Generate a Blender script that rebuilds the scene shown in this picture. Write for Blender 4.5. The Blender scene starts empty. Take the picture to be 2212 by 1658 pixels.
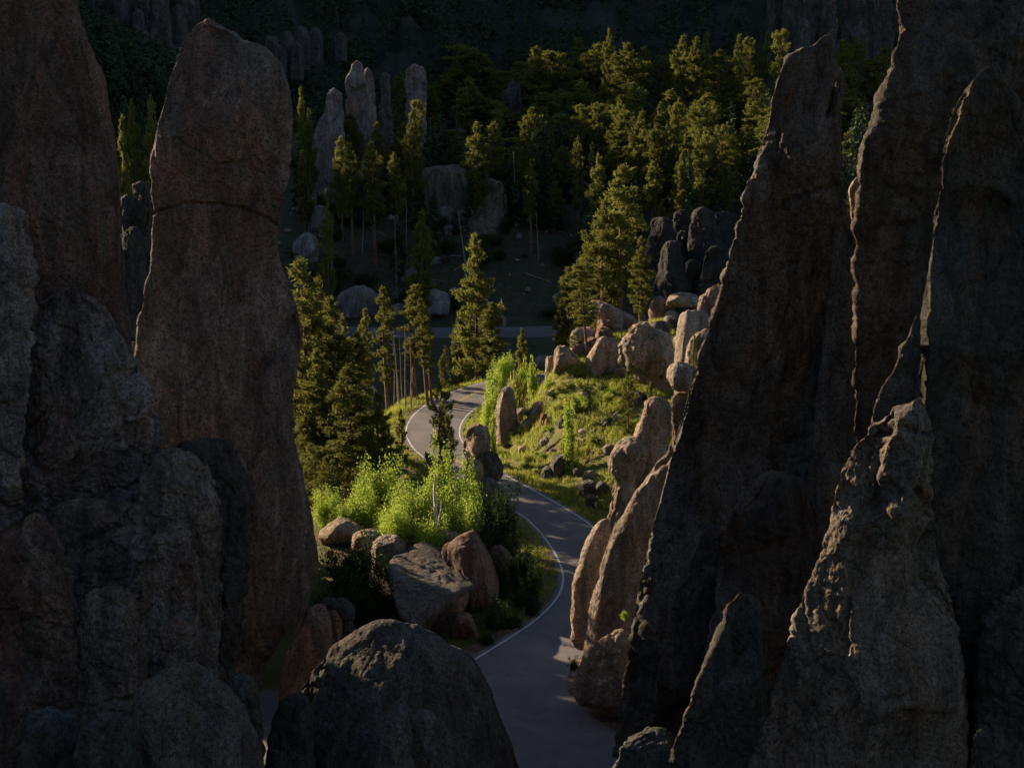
import bpy, math, random
import numpy as np
R = math.radians
sc = bpy.context.scene
col = sc.collection

# ------------------------------------------------------------------ camera, sky, sun, exposure
CAM_Z, PITCH, FPX, CX, CY = 32.0, R(12.0), 3072.0, 1106.0, 829.0     # FPX: focal length in picture units (2212 wide)
cam = bpy.data.cameras.new('camera'); cam.lens = 50.0; cam.sensor_width = 36.0
cam.clip_start = 0.5; cam.clip_end = 6000
camo = bpy.data.objects.new('camera', cam); col.objects.link(camo)
camo.location = (0, 0, CAM_Z); camo.rotation_euler = (R(90) - PITCH, 0, 0)
sc.camera = camo
SUN_AZ, SUN_EL = R(33.0), R(19.5)                                       # sun stands left of and beyond the scene
sdir = (-math.cos(SUN_AZ) * math.cos(SUN_EL), math.sin(SUN_AZ) * math.cos(SUN_EL), math.sin(SUN_EL))
w = bpy.data.worlds.new('World'); sc.world = w; w.use_nodes = True
nt = w.node_tree; bg = nt.nodes['Background']
sky = nt.nodes.new('ShaderNodeTexSky'); sky.sky_type = 'NISHITA'; sky.sun_disc = False
sky.sun_elevation = SUN_EL; sky.sun_rotation = math.atan2(sdir[0], sdir[1]); sky.altitude = 1800; sky.dust_density = 2.5; sky.ozone_density = 0.4
nt.links.new(sky.outputs[0], bg.inputs[0]); bg.inputs[1].default_value = 0.046
sl = bpy.data.lights.new('sun', 'SUN'); sl.energy = 5.0; sl.angle = R(0.6); sl.color = (1.0, 0.77, 0.50)
so = bpy.data.objects.new('sun', sl); col.objects.link(so)
from mathutils import Vector
so.rotation_euler = Vector(sdir).to_track_quat('Z', 'Y').to_euler(); so.location = (-200, 150, 150)
sc.view_settings.view_transform = 'Standard'; sc.view_settings.look = 'None'
sc.view_settings.exposure = 1.55; sc.view_settings.gamma = 1.0
sc.render.engine = 'CYCLES'
sc.cycles.max_bounces = 5; sc.cycles.diffuse_bounces = 2; sc.cycles.transmission_bounces = 2
sc.cycles.use_denoising = True

# ------------------------------------------------------------------ numpy noise
def _h(ix, iy, iz, seed):
    h = (ix.astype(np.int64) * 374761393 + iy.astype(np.int64) * 668265263 + iz.astype(np.int64) * 2147483647 + seed * 974634777) & 0xffffffff
    h = ((h ^ (h >> 13)) * 1274126177) & 0xffffffff
    h = ((h ^ (h >> 16)) * 2246822519) & 0xffffffff
    return (h ^ (h >> 15)) & 0xffffff
_ga = np.random.RandomState(7).normal(size=(1024, 3)); _ga /= np.linalg.norm(_ga, axis=1)[:, None]
def noise(p, seed=0):
    i = np.floor(p); f = p - i; i = i.astype(np.int64); u = f * f * f * (f * (f * 6 - 15) + 10)
    def c(dx, dy, dz):
        g = _ga[_h(i[:, 0] + dx, i[:, 1] + dy, i[:, 2] + dz, seed) & 1023]
        return g[:, 0] * (f[:, 0] - dx) + g[:, 1] * (f[:, 1] - dy) + g[:, 2] * (f[:, 2] - dz)
    l = lambda a, b, t: a + (b - a) * t
    x0 = l(c(0, 0, 0), c(1, 0, 0), u[:, 0]); x1 = l(c(0, 1, 0), c(1, 1, 0), u[:, 0])
    y0 = l(c(0, 0, 1), c(1, 0, 1), u[:, 0]); y1 = l(c(0, 1, 1), c(1, 1, 1), u[:, 0])
    return l(l(x0, x1, u[:, 1]), l(y0, y1, u[:, 1]), u[:, 2]) * 1.6
def fbm(p, seed=0, o=4, g=0.5):
    s = np.zeros(len(p)); a = 1.0
    for k in range(o):
        s += a * noise(p * 2.03 ** k + 17.3 * k, seed + k); a *= g
    return s
def worley(p, seed=0):                       # F1, F2, id of nearest cell
    i = np.floor(p).astype(np.int64); f = p - i
    F1 = np.full(len(p), 9.0); F2 = F1.copy(); ID = np.zeros(len(p), np.int64)
    for dx in (-1, 0, 1):
        for dy in (-1, 0, 1):
            for dz in (-1, 0, 1):
                h = _h(i[:, 0] + dx, i[:, 1] + dy, i[:, 2] + dz, seed)
                q = np.stack([dx + (h & 255) / 255.0, dy + ((h >> 8) & 255) / 255.0, dz + ((h >> 16) & 255) / 255.0], 1) - f
                d = np.sqrt((q * q).sum(1)); n = d < F1
                F2 = np.where(n, F1, np.minimum(F2, d)); ID = np.where(n, h, ID); F1 = np.where(n, d, F1)
    return F1, F2, ID
def sstep(a, b, x):
    t = np.clip((x - a) / (b - a), 0, 1); return t * t * (3 - 2 * t)

# ------------------------------------------------------------------ pixel <-> world
SP, CP = math.sin(PITCH), math.cos(PITCH)
def ray(px, py):
    dx = (px - CX) / FPX; dv = (CY - py) / FPX
    return np.array([dx, CP + dv * SP, -SP + dv * CP])
def at(px, py, Y):
    d = ray(px, py); return np.array([0, 0, CAM_Z]) + d * (Y / d[1])
def ground0(px, py, z=0.0):
    d = ray(px, py); t = (z - CAM_Z) / d[2]; return (d[0] * t, d[1] * t)

# ------------------------------------------------------------------ materials
def mat_new(name):
    m = bpy.data.materials.new(name); m.use_nodes = True; n = m.node_tree
    b = n.nodes['Principled BSDF']; b.inputs['Roughness'].default_value = 0.9
    b.inputs['Specular IOR Level'].default_value = 0.15
    return m, n, b
def nd(n, t, **k):
    o = n.nodes.new(t)
    for a, v in k.items():
        if a in o.inputs: o.inputs[a].default_value = v
        else: setattr(o, a, v)
    return o
def ramp(n, src, stops):
    r = n.nodes.new('ShaderNodeValToRGB'); e = r.color_ramp.elements
    while len(e) < len(stops): e.new(0.5)
    for el, (p, c) in zip(e, stops):
        el.position = p; el.color = (c[0], c[1], c[2], 1) if isinstance(c, tuple) else (c, c, c, 1)
    n.links.new(src, r.inputs[0]); return r
def mixc(n, f, a, b, mode='MIX'):
    m = n.nodes.new('ShaderNodeMix'); m.data_type = 'RGBA'; m.blend_type = mode
    for s, v in ((m.inputs[0], f), (m.inputs[6], a), (m.inputs[7], b)):
        if isinstance(v, bpy.types.NodeSocket): n.links.new(v, s)
        else: s.default_value = v if isinstance(v, float) else (*v, 1)
    return m.outputs[2]
def tex_noise(n, vec, scale, detail=6, rough=0.6, dist=0.0):
    t = nd(n, 'ShaderNodeTexNoise'); t.inputs['Scale'].default_value = scale; t.inputs['Detail'].default_value = detail
    t.inputs['Roughness'].default_value = rough; t.inputs['Distortion'].default_value = dist
    n.links.new(vec, t.inputs['Vector']); return t.outputs[0]
def rock_mat(name, a, b, stain, lichen, bump=1.0, gscale=1.0, dark=(0.03, 0.03, 0.032), lich=0.5):
    m, n, bs = mat_new(name)
    g = nd(n, 'ShaderNodeNewGeometry'); P = g.outputs['Position']
    sep = nd(n, 'ShaderNodeVectorMath', operation='MULTIPLY'); n.links.new(P, sep.inputs[0]); sep.inputs[1].default_value = (1, 1, 0.22)
    S = sep.outputs[0]
    big = tex_noise(n, P, 0.22 * gscale, 5, 0.65, 0.8)
    c = mixc(n, ramp(n, big, [(0.38, 0.0), (0.62, 1.0)]).outputs[0], a, b)
    st = tex_noise(n, S, 0.45 * gscale, 6, 0.65, 1.2)                   # vertical stains and water streaks
    c = mixc(n, ramp(n, st, [(0.46, 0.0), (0.60, 0.85)]).outputs[0], c, stain)
    mid = tex_noise(n, S, 0.9 * gscale, 8, 0.7, 1.0)
    c = mixc(n, 1.0, c, ramp(n, mid, [(0.36, 0.55), (0.5, 1.15), (0.64, 1.9)]).outputs[0], 'MULTIPLY')
    md = tex_noise(n, P, 1.7 * gscale, 10, 0.72, 0.6)
    c = mixc(n, ramp(n, md, [(lich, 0.0), (lich + 0.13, 0.9)]).outputs[0], c, lichen)
    fine = tex_noise(n, P, 7.0 * gscale, 8, 0.8)
    c = mixc(n, ramp(n, fine, [(0.47, 0.0), (0.62, 0.85)]).outputs[0], c, dark)      # black lichen crust
    sp = tex_noise(n, P, 22 * gscale, 3, 0.7)
    c = mixc(n, 1.0, c, ramp(n, sp, [(0.3, 0.35), (0.7, 1.65)]).outputs[0], 'MULTIPLY')   # feldspar grain
    n.links.new(c, bs.inputs['Base Color'])
    h1 = tex_noise(n, P, 1.3 * gscale, 12, 0.68, 0.5)
    vo = nd(n, 'ShaderNodeTexVoronoi'); vo.feature = 'DISTANCE_TO_EDGE'; vo.inputs['Scale'].default_value = 0.55 * gscale
    wrp = nd(n, 'ShaderNodeVectorMath', operation='MULTIPLY_ADD'); nz = nd(n, 'ShaderNodeTexNoise'); nz.inputs['Scale'].default_value = 1.1; nz.inputs['Detail'].default_value = 5
    n.links.new(P, nz.inputs['Vector']); n.links.new(nz.outputs['Color'], wrp.inputs[0]); wrp.inputs[1].default_value = (1.6, 1.6, 1.6); n.links.new(S, wrp.inputs[2])
    n.links.new(wrp.outputs[0], vo.inputs['Vector'])
    ck = ramp(n, vo.outputs[0], [(0.0, 0.0), (0.035, 1.0)]).outputs[0]
    b1 = nd(n, 'ShaderNodeBump'); b1.inputs['Strength'].default_value = 1.0 * bump; b1.inputs['Distance'].default_value = 1.3 / gscale; n.links.new(h1, b1.inputs['Height'])
    b2 = nd(n, 'ShaderNodeBump'); b2.inputs['Strength'].default_value = 0.6 * bump; b2.inputs['Distance'].default_value = 0.3; n.links.new(fine, b2.inputs['Height']); n.links.new(b1.outputs[0], b2.inputs['Normal'])
    b3 = nd(n, 'ShaderNodeBump'); b3.inputs['Strength'].default_value = 0.22; b3.inputs['Distance'].default_value = 0.08; n.links.new(ck, b3.inputs['Height']); n.links.new(b2.outputs[0], b3.inputs['Normal'])
    n.links.new(b3.outputs[0], bs.inputs['Normal'])
    return m
M = {}
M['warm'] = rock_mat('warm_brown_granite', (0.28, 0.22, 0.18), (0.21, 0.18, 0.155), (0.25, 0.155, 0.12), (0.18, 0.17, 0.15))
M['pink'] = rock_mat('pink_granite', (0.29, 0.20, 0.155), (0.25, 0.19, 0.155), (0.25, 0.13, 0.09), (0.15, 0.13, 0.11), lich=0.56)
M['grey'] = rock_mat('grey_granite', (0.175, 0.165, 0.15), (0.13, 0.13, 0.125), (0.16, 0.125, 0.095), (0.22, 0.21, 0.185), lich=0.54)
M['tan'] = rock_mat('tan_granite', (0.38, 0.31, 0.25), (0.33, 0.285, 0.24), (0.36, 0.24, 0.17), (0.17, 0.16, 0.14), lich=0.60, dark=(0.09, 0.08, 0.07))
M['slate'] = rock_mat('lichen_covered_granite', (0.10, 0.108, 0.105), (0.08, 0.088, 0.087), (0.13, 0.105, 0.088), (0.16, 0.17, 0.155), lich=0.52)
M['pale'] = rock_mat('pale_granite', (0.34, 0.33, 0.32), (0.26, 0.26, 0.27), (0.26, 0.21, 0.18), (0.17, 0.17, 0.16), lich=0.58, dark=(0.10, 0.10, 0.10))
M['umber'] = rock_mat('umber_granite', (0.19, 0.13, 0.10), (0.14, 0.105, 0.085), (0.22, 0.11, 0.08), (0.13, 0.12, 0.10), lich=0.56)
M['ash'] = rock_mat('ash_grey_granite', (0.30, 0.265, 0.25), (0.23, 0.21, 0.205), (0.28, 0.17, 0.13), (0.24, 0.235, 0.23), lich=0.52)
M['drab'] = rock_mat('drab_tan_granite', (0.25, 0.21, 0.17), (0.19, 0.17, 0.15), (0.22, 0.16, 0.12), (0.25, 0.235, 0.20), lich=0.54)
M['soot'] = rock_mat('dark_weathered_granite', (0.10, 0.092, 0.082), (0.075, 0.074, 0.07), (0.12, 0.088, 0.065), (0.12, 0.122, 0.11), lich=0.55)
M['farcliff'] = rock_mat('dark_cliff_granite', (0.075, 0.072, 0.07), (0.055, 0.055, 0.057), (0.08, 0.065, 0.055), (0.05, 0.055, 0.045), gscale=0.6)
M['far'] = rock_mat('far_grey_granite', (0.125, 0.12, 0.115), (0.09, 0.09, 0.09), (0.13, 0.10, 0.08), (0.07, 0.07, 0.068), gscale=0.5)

def leaf_mat(name, c1, c2, c3, tr=0.35):
    m, n, bs = mat_new(name)
    oi = nd(n, 'ShaderNodeObjectInfo'); g = nd(n, 'ShaderNodeNewGeometry')
    t = tex_noise(n, g.outputs['Position'], 1.3, 3, 0.6)
    c = mixc(n, ramp(n, t, [(0.35, 0.0), (0.65, 1.0)]).outputs[0], c1, c2)
    c = mixc(n, ramp(n, g.outputs['Random Per Island'], [(0.0, 0.0), (1.0, 0.8)]).outputs[0], c, c3)
    hv = nd(n, 'ShaderNodeHueSaturation'); mr = nd(n, 'ShaderNodeMapRange'); n.links.new(oi.outputs['Random'], mr.inputs[0]); mr.inputs[3].default_value = 0.75; mr.inputs[4].default_value = 1.2
    n.links.new(mr.outputs[0], hv.inputs['Value']); n.links.new(c, hv.inputs['Color'])
    tl = nd(n, 'ShaderNodeBsdfTranslucent'); n.links.new(hv.outputs[0], tl.inputs[0]); n.links.new(hv.outputs[0], bs.inputs['Base Color'])
    mx = nd(n, 'ShaderNodeMixShader'); mx.inputs[0].default_value = tr
    n.links.new(bs.outputs[0], mx.inputs[1]); n.links.new(tl.outputs[0], mx.inputs[2])
    n.links.new(mx.outputs[0], n.nodes['Material Output'].inputs[0]); return m
M['needle'] = leaf_mat('pine_needles', (0.125, 0.14, 0.03), (0.09, 0.11, 0.027), (0.17, 0.165, 0.04), 0.42)
M['leaf'] = leaf_mat('birch_leaves', (0.25, 0.36, 0.05), (0.18, 0.29, 0.038), (0.36, 0.42, 0.08), 0.5)
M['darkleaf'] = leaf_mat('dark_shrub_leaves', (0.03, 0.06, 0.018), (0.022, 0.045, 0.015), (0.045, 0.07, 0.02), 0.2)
M['grass'] = leaf_mat('grass_blades', (0.21, 0.29, 0.035), (0.27, 0.31, 0.05), (0.36, 0.33, 0.10), 0.45)
M['forest'] = leaf_mat('far_forest_needles', (0.022, 0.04, 0.024), (0.03, 0.045, 0.022), (0.04, 0.055, 0.025), 0.1)
def bark_mat(name, a, b):
    m, n, bs = mat_new(name); g = nd(n, 'ShaderNodeNewGeometry')
    v = nd(n, 'ShaderNodeVectorMath', operation='MULTIPLY'); n.links.new(g.outputs['Position'], v.inputs[0]); v.inputs[1].default_value = (1, 1, 0.25)
    t = tex_noise(n, v.outputs[0], 9, 6, 0.7); n.links.new(mixc(n, ramp(n, t, [(0.4, 0.0), (0.6, 1.0)]).outputs[0], a, b), bs.inputs['Base Color'])
    bp = nd(n, 'ShaderNodeBump'); bp.inputs['Distance'].default_value = 0.05; n.links.new(t, bp.inputs['Height']); n.links.new(bp.outputs[0], bs.inputs['Normal']); return m
M['bark'] = bark_mat('pine_bark', (0.20, 0.11, 0.07), (0.07, 0.045, 0.035))
M['snag'] = bark_mat('dead_wood', (0.26, 0.22, 0.19), (0.13, 0.105, 0.09))
M['birch'] = bark_mat('white_bark', (0.62, 0.58, 0.52), (0.25, 0.22, 0.19))

def ground_mat():
    m, n, bs = mat_new('hillside_ground'); g = nd(n, 'ShaderNodeNewGeometry'); P = g.outputs['Position']
    a = tex_noise(n, P, 0.16, 6, 0.65, 0.5); b = tex_noise(n, P, 0.9, 8, 0.7, 0.4); f = tex_noise(n, P, 6, 8, 0.75)
    c = mixc(n, ramp(n, b, [(0.42, 0.0), (0.6, 1.0)]).outputs[0], (0.085, 0.11, 0.02), (0.15, 0.13, 0.05))
    c = mixc(n, ramp(n, a, [(0.50, 0.0), (0.64, 1.0)]).outputs[0], c, (0.13, 0.085, 0.055))
    c = mixc(n, ramp(n, f, [(0.52, 0.0), (0.66, 0.7)]).outputs[0], c, (0.035, 0.035, 0.018))
    sp = nd(n, 'ShaderNodeSeparateXYZ'); n.links.new(P, sp.inputs[0])
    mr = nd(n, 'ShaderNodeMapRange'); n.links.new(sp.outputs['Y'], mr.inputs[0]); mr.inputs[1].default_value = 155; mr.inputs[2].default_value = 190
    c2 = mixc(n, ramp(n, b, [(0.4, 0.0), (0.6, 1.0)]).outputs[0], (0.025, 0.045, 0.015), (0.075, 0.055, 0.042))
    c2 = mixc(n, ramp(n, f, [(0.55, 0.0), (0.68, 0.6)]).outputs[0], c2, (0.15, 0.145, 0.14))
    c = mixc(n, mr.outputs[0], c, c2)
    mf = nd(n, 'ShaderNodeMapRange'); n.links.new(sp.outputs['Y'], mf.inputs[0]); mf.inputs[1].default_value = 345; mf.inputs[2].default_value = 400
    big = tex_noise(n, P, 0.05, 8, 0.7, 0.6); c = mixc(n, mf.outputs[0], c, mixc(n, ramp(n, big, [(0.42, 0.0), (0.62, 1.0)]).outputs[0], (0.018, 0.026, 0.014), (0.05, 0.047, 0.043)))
    n.links.new(c, bs.inputs['Base Color'])
    b1 = nd(n, 'ShaderNodeBump'); b1.inputs['Distance'].default_value = 0.5; b1.inputs['Strength'].default_value = 0.7; n.links.new(b, b1.inputs['Height'])
    b2 = nd(n, 'ShaderNodeBump'); b2.inputs['Distance'].default_value = 0.1; n.links.new(f, b2.inputs['Height']); n.links.new(b1.outputs[0], b2.inputs['Normal'])
    n.links.new(b2.outputs[0], bs.inputs['Normal']); return m
M['ground'] = ground_mat()
def asphalt_mat():
    m, n, bs = mat_new('worn_asphalt'); g = nd(n, 'ShaderNodeNewGeometry'); P = g.outputs['Position']
    a = tex_noise(n, P, 0.35, 6, 0.6, 0.6); f = tex_noise(n, P, 14, 5, 0.8); c1 = tex_noise(n, P, 2.2, 8, 0.7)
    c = mixc(n, ramp(n, a, [(0.35, 0.0), (0.65, 1.0)]).outputs[0], (0.15, 0.14, 0.145), (0.11, 0.105, 0.11))
    c = mixc(n, ramp(n, c1, [(0.56, 0.0), (0.66, 0.5)]).outputs[0], c, (0.20, 0.18, 0.17))
    c = mixc(n, 1.0, c, ramp(n, f, [(0.3, 0.8), (0.7, 1.2)]).outputs[0], 'MULTIPLY')
    vo = nd(n, 'ShaderNodeTexVoronoi'); vo.feature = 'DISTANCE_TO_EDGE'; vo.inputs['Scale'].default_value = 0.28
    wv = nd(n, 'ShaderNodeVectorMath', operation='MULTIPLY_ADD'); nz = nd(n, 'ShaderNodeTexNoise'); nz.inputs['Scale'].default_value = 0.8; nz.inputs['Detail'].default_value = 6
    n.links.new(P, nz.inputs['Vector']); n.links.new(nz.outputs['Color'], wv.inputs[0]); wv.inputs[1].default_value = (3, 3, 3); n.links.new(P, wv.inputs[2]); n.links.new(wv.outputs[0], vo.inputs['Vector'])
    c = mixc(n, ramp(n, vo.outputs[0], [(0.0, 0.35), (0.008, 0.0)]).outputs[0], c, (0.025, 0.023, 0.023))
    n.links.new(c, bs.inputs['Base Color']); bs.inputs['Roughness'].default_value = 0.8
    bp = nd(n, 'ShaderNodeBump'); bp.inputs['Distance'].default_value = 0.02; n.links.new(f, bp.inputs['Height']); n.links.new(bp.outputs[0], bs.inputs['Normal']); return m
M['asphalt'] = asphalt_mat()
def paint_mat(name, c, wear):
    m, n, bs = mat_new(name); g = nd(n, 'ShaderNodeNewGeometry'); t = tex_noise(n, g.outputs['Position'], 5, 8, 0.75)
    n.links.new(mixc(n, ramp(n, t, [(0.5, 0.0), (0.68, wear)]).outputs[0], c, (0.10, 0.09, 0.085)), bs.inputs['Base Color']); bs.inputs['Roughness'].default_value = 0.7; return m
M['white_paint'] = paint_mat('white_road_paint', (0.48, 0.48, 0.48), 0.85)
M['yellow_paint'] = paint_mat('yellow_road_paint', (0.42, 0.31, 0.07), 0.9)
M['gravel'] = rock_mat('sandy_gravel', (0.25, 0.17, 0.12), (0.19, 0.14, 0.10), (0.26, 0.14, 0.09), (0.16, 0.14, 0.11), gscale=2.0)
def flat_mat(name, c, rough=0.6):
    m, n, bs = mat_new(name); g = nd(n, 'ShaderNodeNewGeometry'); t = tex_noise(n, g.outputs['Position'], 12, 4, 0.6)
    n.links.new(mixc(n, ramp(n, t, [(0.4, 0.0), (0.7, 0.25)]).outputs[0], c, tuple(v * 0.6 for v in c)), bs.inputs['Base Color']); bs.inputs['Roughness'].default_value = rough; return m
M['sign_metal'] = flat_mat('pale_sign_metal', (0.55, 0.60, 0.62)); M['post_yellow'] = flat_mat('yellow_marker', (0.65, 0.40, 0.03)); M['post_metal'] = flat_mat('dull_post_metal', (0.12, 0.12, 0.11))

# ------------------------------------------------------------------ object helpers
def mk(name, V, F, m, parent=None, smooth=True, label=None, cat=None, group=None, kind=None):
    V = np.asarray(V, np.float32); F = np.asarray(F, np.int32); k = F.shape[1]
    me = bpy.data.meshes.new(name); me.vertices.add(len(V)); me.vertices.foreach_set('co', V.ravel())
    me.loops.add(F.size); me.loops.foreach_set('vertex_index', F.ravel())
    me.polygons.add(len(F)); me.polygons.foreach_set('loop_start', np.arange(0, F.size, k, dtype=np.int32))
    try: me.polygons.foreach_set('loop_total', np.full(len(F), k, np.int32))
    except Exception: pass
    me.polygons.foreach_set('use_smooth', np.full(len(F), smooth)); me.update(calc_edges=True)
    me.materials.append(m)
    o = bpy.data.objects.new(name, me); col.objects.link(o)
    if parent: o.parent = parent
    tag(o, label, cat, group, kind); return o
def tag(o, label=None, cat=None, group=None, kind=None):
    for a, v in (('label', label), ('category', cat), ('group', group), ('kind', kind)):
        if v: o[a] = v
def empty(name, loc, rz=0, sc_=(1, 1, 1), **t):
    o = bpy.data.objects.new(name, None); col.objects.link(o); o.location = loc; o.rotation_euler = (0, 0, rz); o.scale = sc_
    o.empty_display_size = 0.5; tag(o, **t); return o

# ------------------------------------------------------------------ road outline (ground plane z = 0)
inner_px = [(1130, 806), (1095, 829), (1051, 873), (1027, 886), (1005, 910), (999, 933), (1004, 953), (1040, 990), (1090, 1020), (1150, 1052), (1220, 1090), (1285, 1130), (1330, 1180), (1345, 1250), (1330, 1330), (1280, 1400), (1232, 1450), (1226, 1500)]
outer_px = [(1140, 801), (1105, 812), (1050, 822), (985, 840), (930, 862), (890, 890), (872, 915), (868, 935), (875, 955), (892, 978), (940, 1012), (1000, 1047), (1060, 1080), (1112, 1110), (1135, 1126), (1170, 1165), (1198, 1212), (1208, 1250), (1195, 1290), (1150, 1335), (1090, 1375), (1000, 1430), (940, 1470)]
def smooth_line(pts, n, it=3):
    p = np.array(pts, float)
    for _ in range(it):
        q = np.empty((2 * len(p) - 2, 2)); q[0::2] = p[:-1] * .75 + p[1:] * .25; q[1::2] = p[:-1] * .25 + p[1:] * .75
        p = np.vstack([p[:1], q, p[-1:]])
    d = np.r_[0, np.cumsum(np.linalg.norm(np.diff(p, axis=0), axis=1))]; s = np.linspace(0, d[-1], n)
    return np.stack([np.interp(s, d, p[:, 0]), np.interp(s, d, p[:, 1])], 1)
inn = [ground0(*p) for p in inner_px]; out = [ground0(*p) for p in outer_px]
inn = [(62, 158), (40, 158), (20, 155.5)] + inn[1:] + [(5.4, 66), (9.5, 63.5), (12, 60), (12, 20)]
out = [(62, 165), (40, 165), (18, 162)] + out[1:] + [(-9, 72), (-16, 71), (-30, 69), (-40, 66), (-40, 20)]
INN = smooth_line(inn, 500); OUT = smooth_line(out, 500)
def nearest_pair(A, B):      # pair up the two edges so that strips stay perpendicular-ish (monotone)
    j = 0; res = []
    for a in A:
        best = j; bd = 1e9
        for k in range(j, min(j + 14, len(B))):
            d = np.hypot(*(B[k] - a))
            if d < bd: bd = d; best = k
        j = best; res.append(j)
    return np.array(res)
poly = np.vstack([INN, OUT[::-1]])
def in_poly(x, y, pl):
    c = np.zeros(x.shape, bool); n = len(pl); j = n - 1
    for i in range(n):
        xi, yi = pl[i]; xj, yj = pl[j]
        if yi != yj: c ^= ((yi > y) != (yj > y)) & (x < (xj - xi) * (y - yi) / (yj - yi) + xi)
        j = i
    return c
plc = poly[::5]
def road_dist(x, y):
    d = np.full(x.shape, 1e9)
    for e in plc: d = np.minimum(d, (x - e[0]) ** 2 + (y - e[1]) ** 2)
    d = np.sqrt(d); return np.where(in_poly(x, y, plc), 0, d)

# ------------------------------------------------------------------ terrain
YB = [(-400, 90), (-120, 40), (-40, 8), (0, 0), (150, 0), (166, -6), (186, -5.5), (196, -3.4), (206, -3.2), (217, 2.5), (236, 10.5), (280, 16), (330, 20), (365, 18), (420, 6), (470, 12), (560, 52), (700, 128), (900, 215), (1300, 330), (1800, 380), (4000, 300)]  # terrain behind the camera is raised to cut sky light on the near rocks
YX = np.array([a for a, b in YB], float); YZ = np.array([b for a, b in YB], float)
UX, UY = -math.cos(SUN_AZ), math.sin(SUN_AZ)
def G(x, y, road=True):
    x = np.atleast_1d(np.asarray(x, float)); y = np.atleast_1d(np.asarray(y, float))
    z = (np.interp(y - 3, YX, YZ) + np.interp(y + 3, YX, YZ) + np.interp(y, YX, YZ)) / 3
    p = np.stack([x, y, np.zeros_like(x)], 1)
    amp = np.interp(y, [0, 150, 210, 300, 500, 900], [0.35, 0.5, 1.0, 2.5, 9, 28])
    farroad = np.exp(-((y - 201) / 8) ** 4)
    z = z + fbm(p / 26, 3, 4) * amp * (1 - farroad) + fbm(p / 6, 5, 3) * np.minimum(amp, 1.2) * 0.35 * (1 - farroad)
    # grassy mound inside the right of the bends, rising to a boulder crest
    z = z + 8.4 * sstep(-3.5, 5.5, x) * sstep(np.interp(x, [0, 6, 14, 30], [106, 99, 92, 84]), 135, y) * sstep(12, 0, y - np.interp(x, [0, 4, 9, 16], [121, 125, 133, 141])) * np.interp(x, [-5, 60, 120], [1, 1, .3])
    z = z - 6.5 * sstep(1.3, 9, np.interp(y, [100, 118, 128, 143, 151, 162], [-10, -10.5, -11, -8.2, -2, 18]) - x) * sstep(112, 124, y) * sstep(-60, -25, x) * sstep(190, 165, y)
    # rocky island between the bends on the left
    e2 = np.sqrt(((x + 13) / 15) ** 2 + ((y - 92) / 15) ** 2); z = z + 2.6 * sstep(1, .2, e2)
    z = z + 27 * np.exp(-((x + 20.8) / 3.6) ** 2 - ((y - 62) / 3.4) ** 2) + 24 * np.exp(-((x + 22.5) / 4.5) ** 2 - ((y - 67.5) / 4) ** 2)  # unseen bumps behind the leftmost spire, added to keep sun off the foreground rocks
    z = z + sstep(60, 25, y) * -6
    # valley sides
    z = z + 26 * sstep(70, 190, np.abs(x + 5)) * sstep(230, 120, y)
    # ridge to the left, mostly outside the picture, its crest shaped to shade the scene
    wv = x * UY - y * UX; t = x * UX + y * UY
    tc = np.interp(wv, [0, 41, 150, 280, 450, 700], [112, 115, 260, 420, 520, 650])
    Hc = np.interp(wv, [-40, 34, 41, 128, 142, 160, 175, 195, 215, 250, 280, 330, 450, 700], [55, 60, 8, 10, 60, 64, 67, 86, 99, 113, 122, 180, 235, 350])
    sg = np.interp(wv, [0, 60, 150, 300], [22, 40, 60, 80])
    k = np.exp(-((t - tc) / sg) ** 2); z = z + np.maximum(Hc - z, 0) * k
    if road:
        d = road_dist(x, y); f = sstep(0.3, 7, d); z = np.where(y < 175, z * f + (-0.05) * (1 - f) - 0.10 * sstep(0.05, 1.0, d) * (1 - f), z)
    return z
def axis(segs):
    o = [segs[0][0]]
    for a, b, s in segs: 
        n = max(1, int(round((b - a) / s))); o += list(np.linspace(a, b, n + 1)[1:])
    return np.array(o)
gx = axis([(-1500, -400, 60), (-400, -120, 8), (-120, -45, 3), (-45, 45, 0.45), (45, 160, 3), (160, 400, 10), (400, 1500, 60)])
gy = axis([(-900, -60, 40), (-60, 40, 5), (40, 60, 1.5), (60, 175, 0.45), (175, 350, 1.6), (350, 900, 6), (900, 4000, 100)])
XX, YY = np.meshgrid(gx, gy); ZZ = np.concatenate([G(XX.ravel()[i:i + 60000], YY.ravel()[i:i + 60000]) for i in range(0, XX.size, 60000)])
GRID = ZZ.reshape(XX.shape)
def g(x, y):                                   # bilinear lookup in the sheet
    i = min(max(np.searchsorted(gx, x) - 1, 0), len(gx) - 2); j = min(max(np.searchsorted(gy, y) - 1, 0), len(gy) - 2)
    u = (x - gx[i]) / (gx[i + 1] - gx[i]); v = (y - gy[j]) / (gy[j + 1] - gy[j])
    return float((GRID[j, i] * (1 - u) + GRID[j, i + 1] * u) * (1 - v) + (GRID[j + 1, i] * (1 - u) + GRID[j + 1, i + 1] * u) * v)
def hit(px, py, y0=60, y1=900):
    d = ray(px, py); Y = y0
    while Y < y1:
        t = Y / d[1]
        if CAM_Z + d[2] * t < g(d[0] * t, Y): return Y
        Y += 0.3 if Y < 200 else 1.0
    return y1
nxx, nyy = len(gx), len(gy); idx = np.arange(nxx * nyy).reshape(nyy, nxx)
Fq = np.stack([idx[:-1, :-1], idx[:-1, 1:], idx[1:, 1:], idx[1:, :-1]], -1).reshape(-1, 4)
mk('ground', np.stack([XX.ravel(), YY.ravel(), ZZ], 1), Fq, M['ground'], kind='structure')

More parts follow.
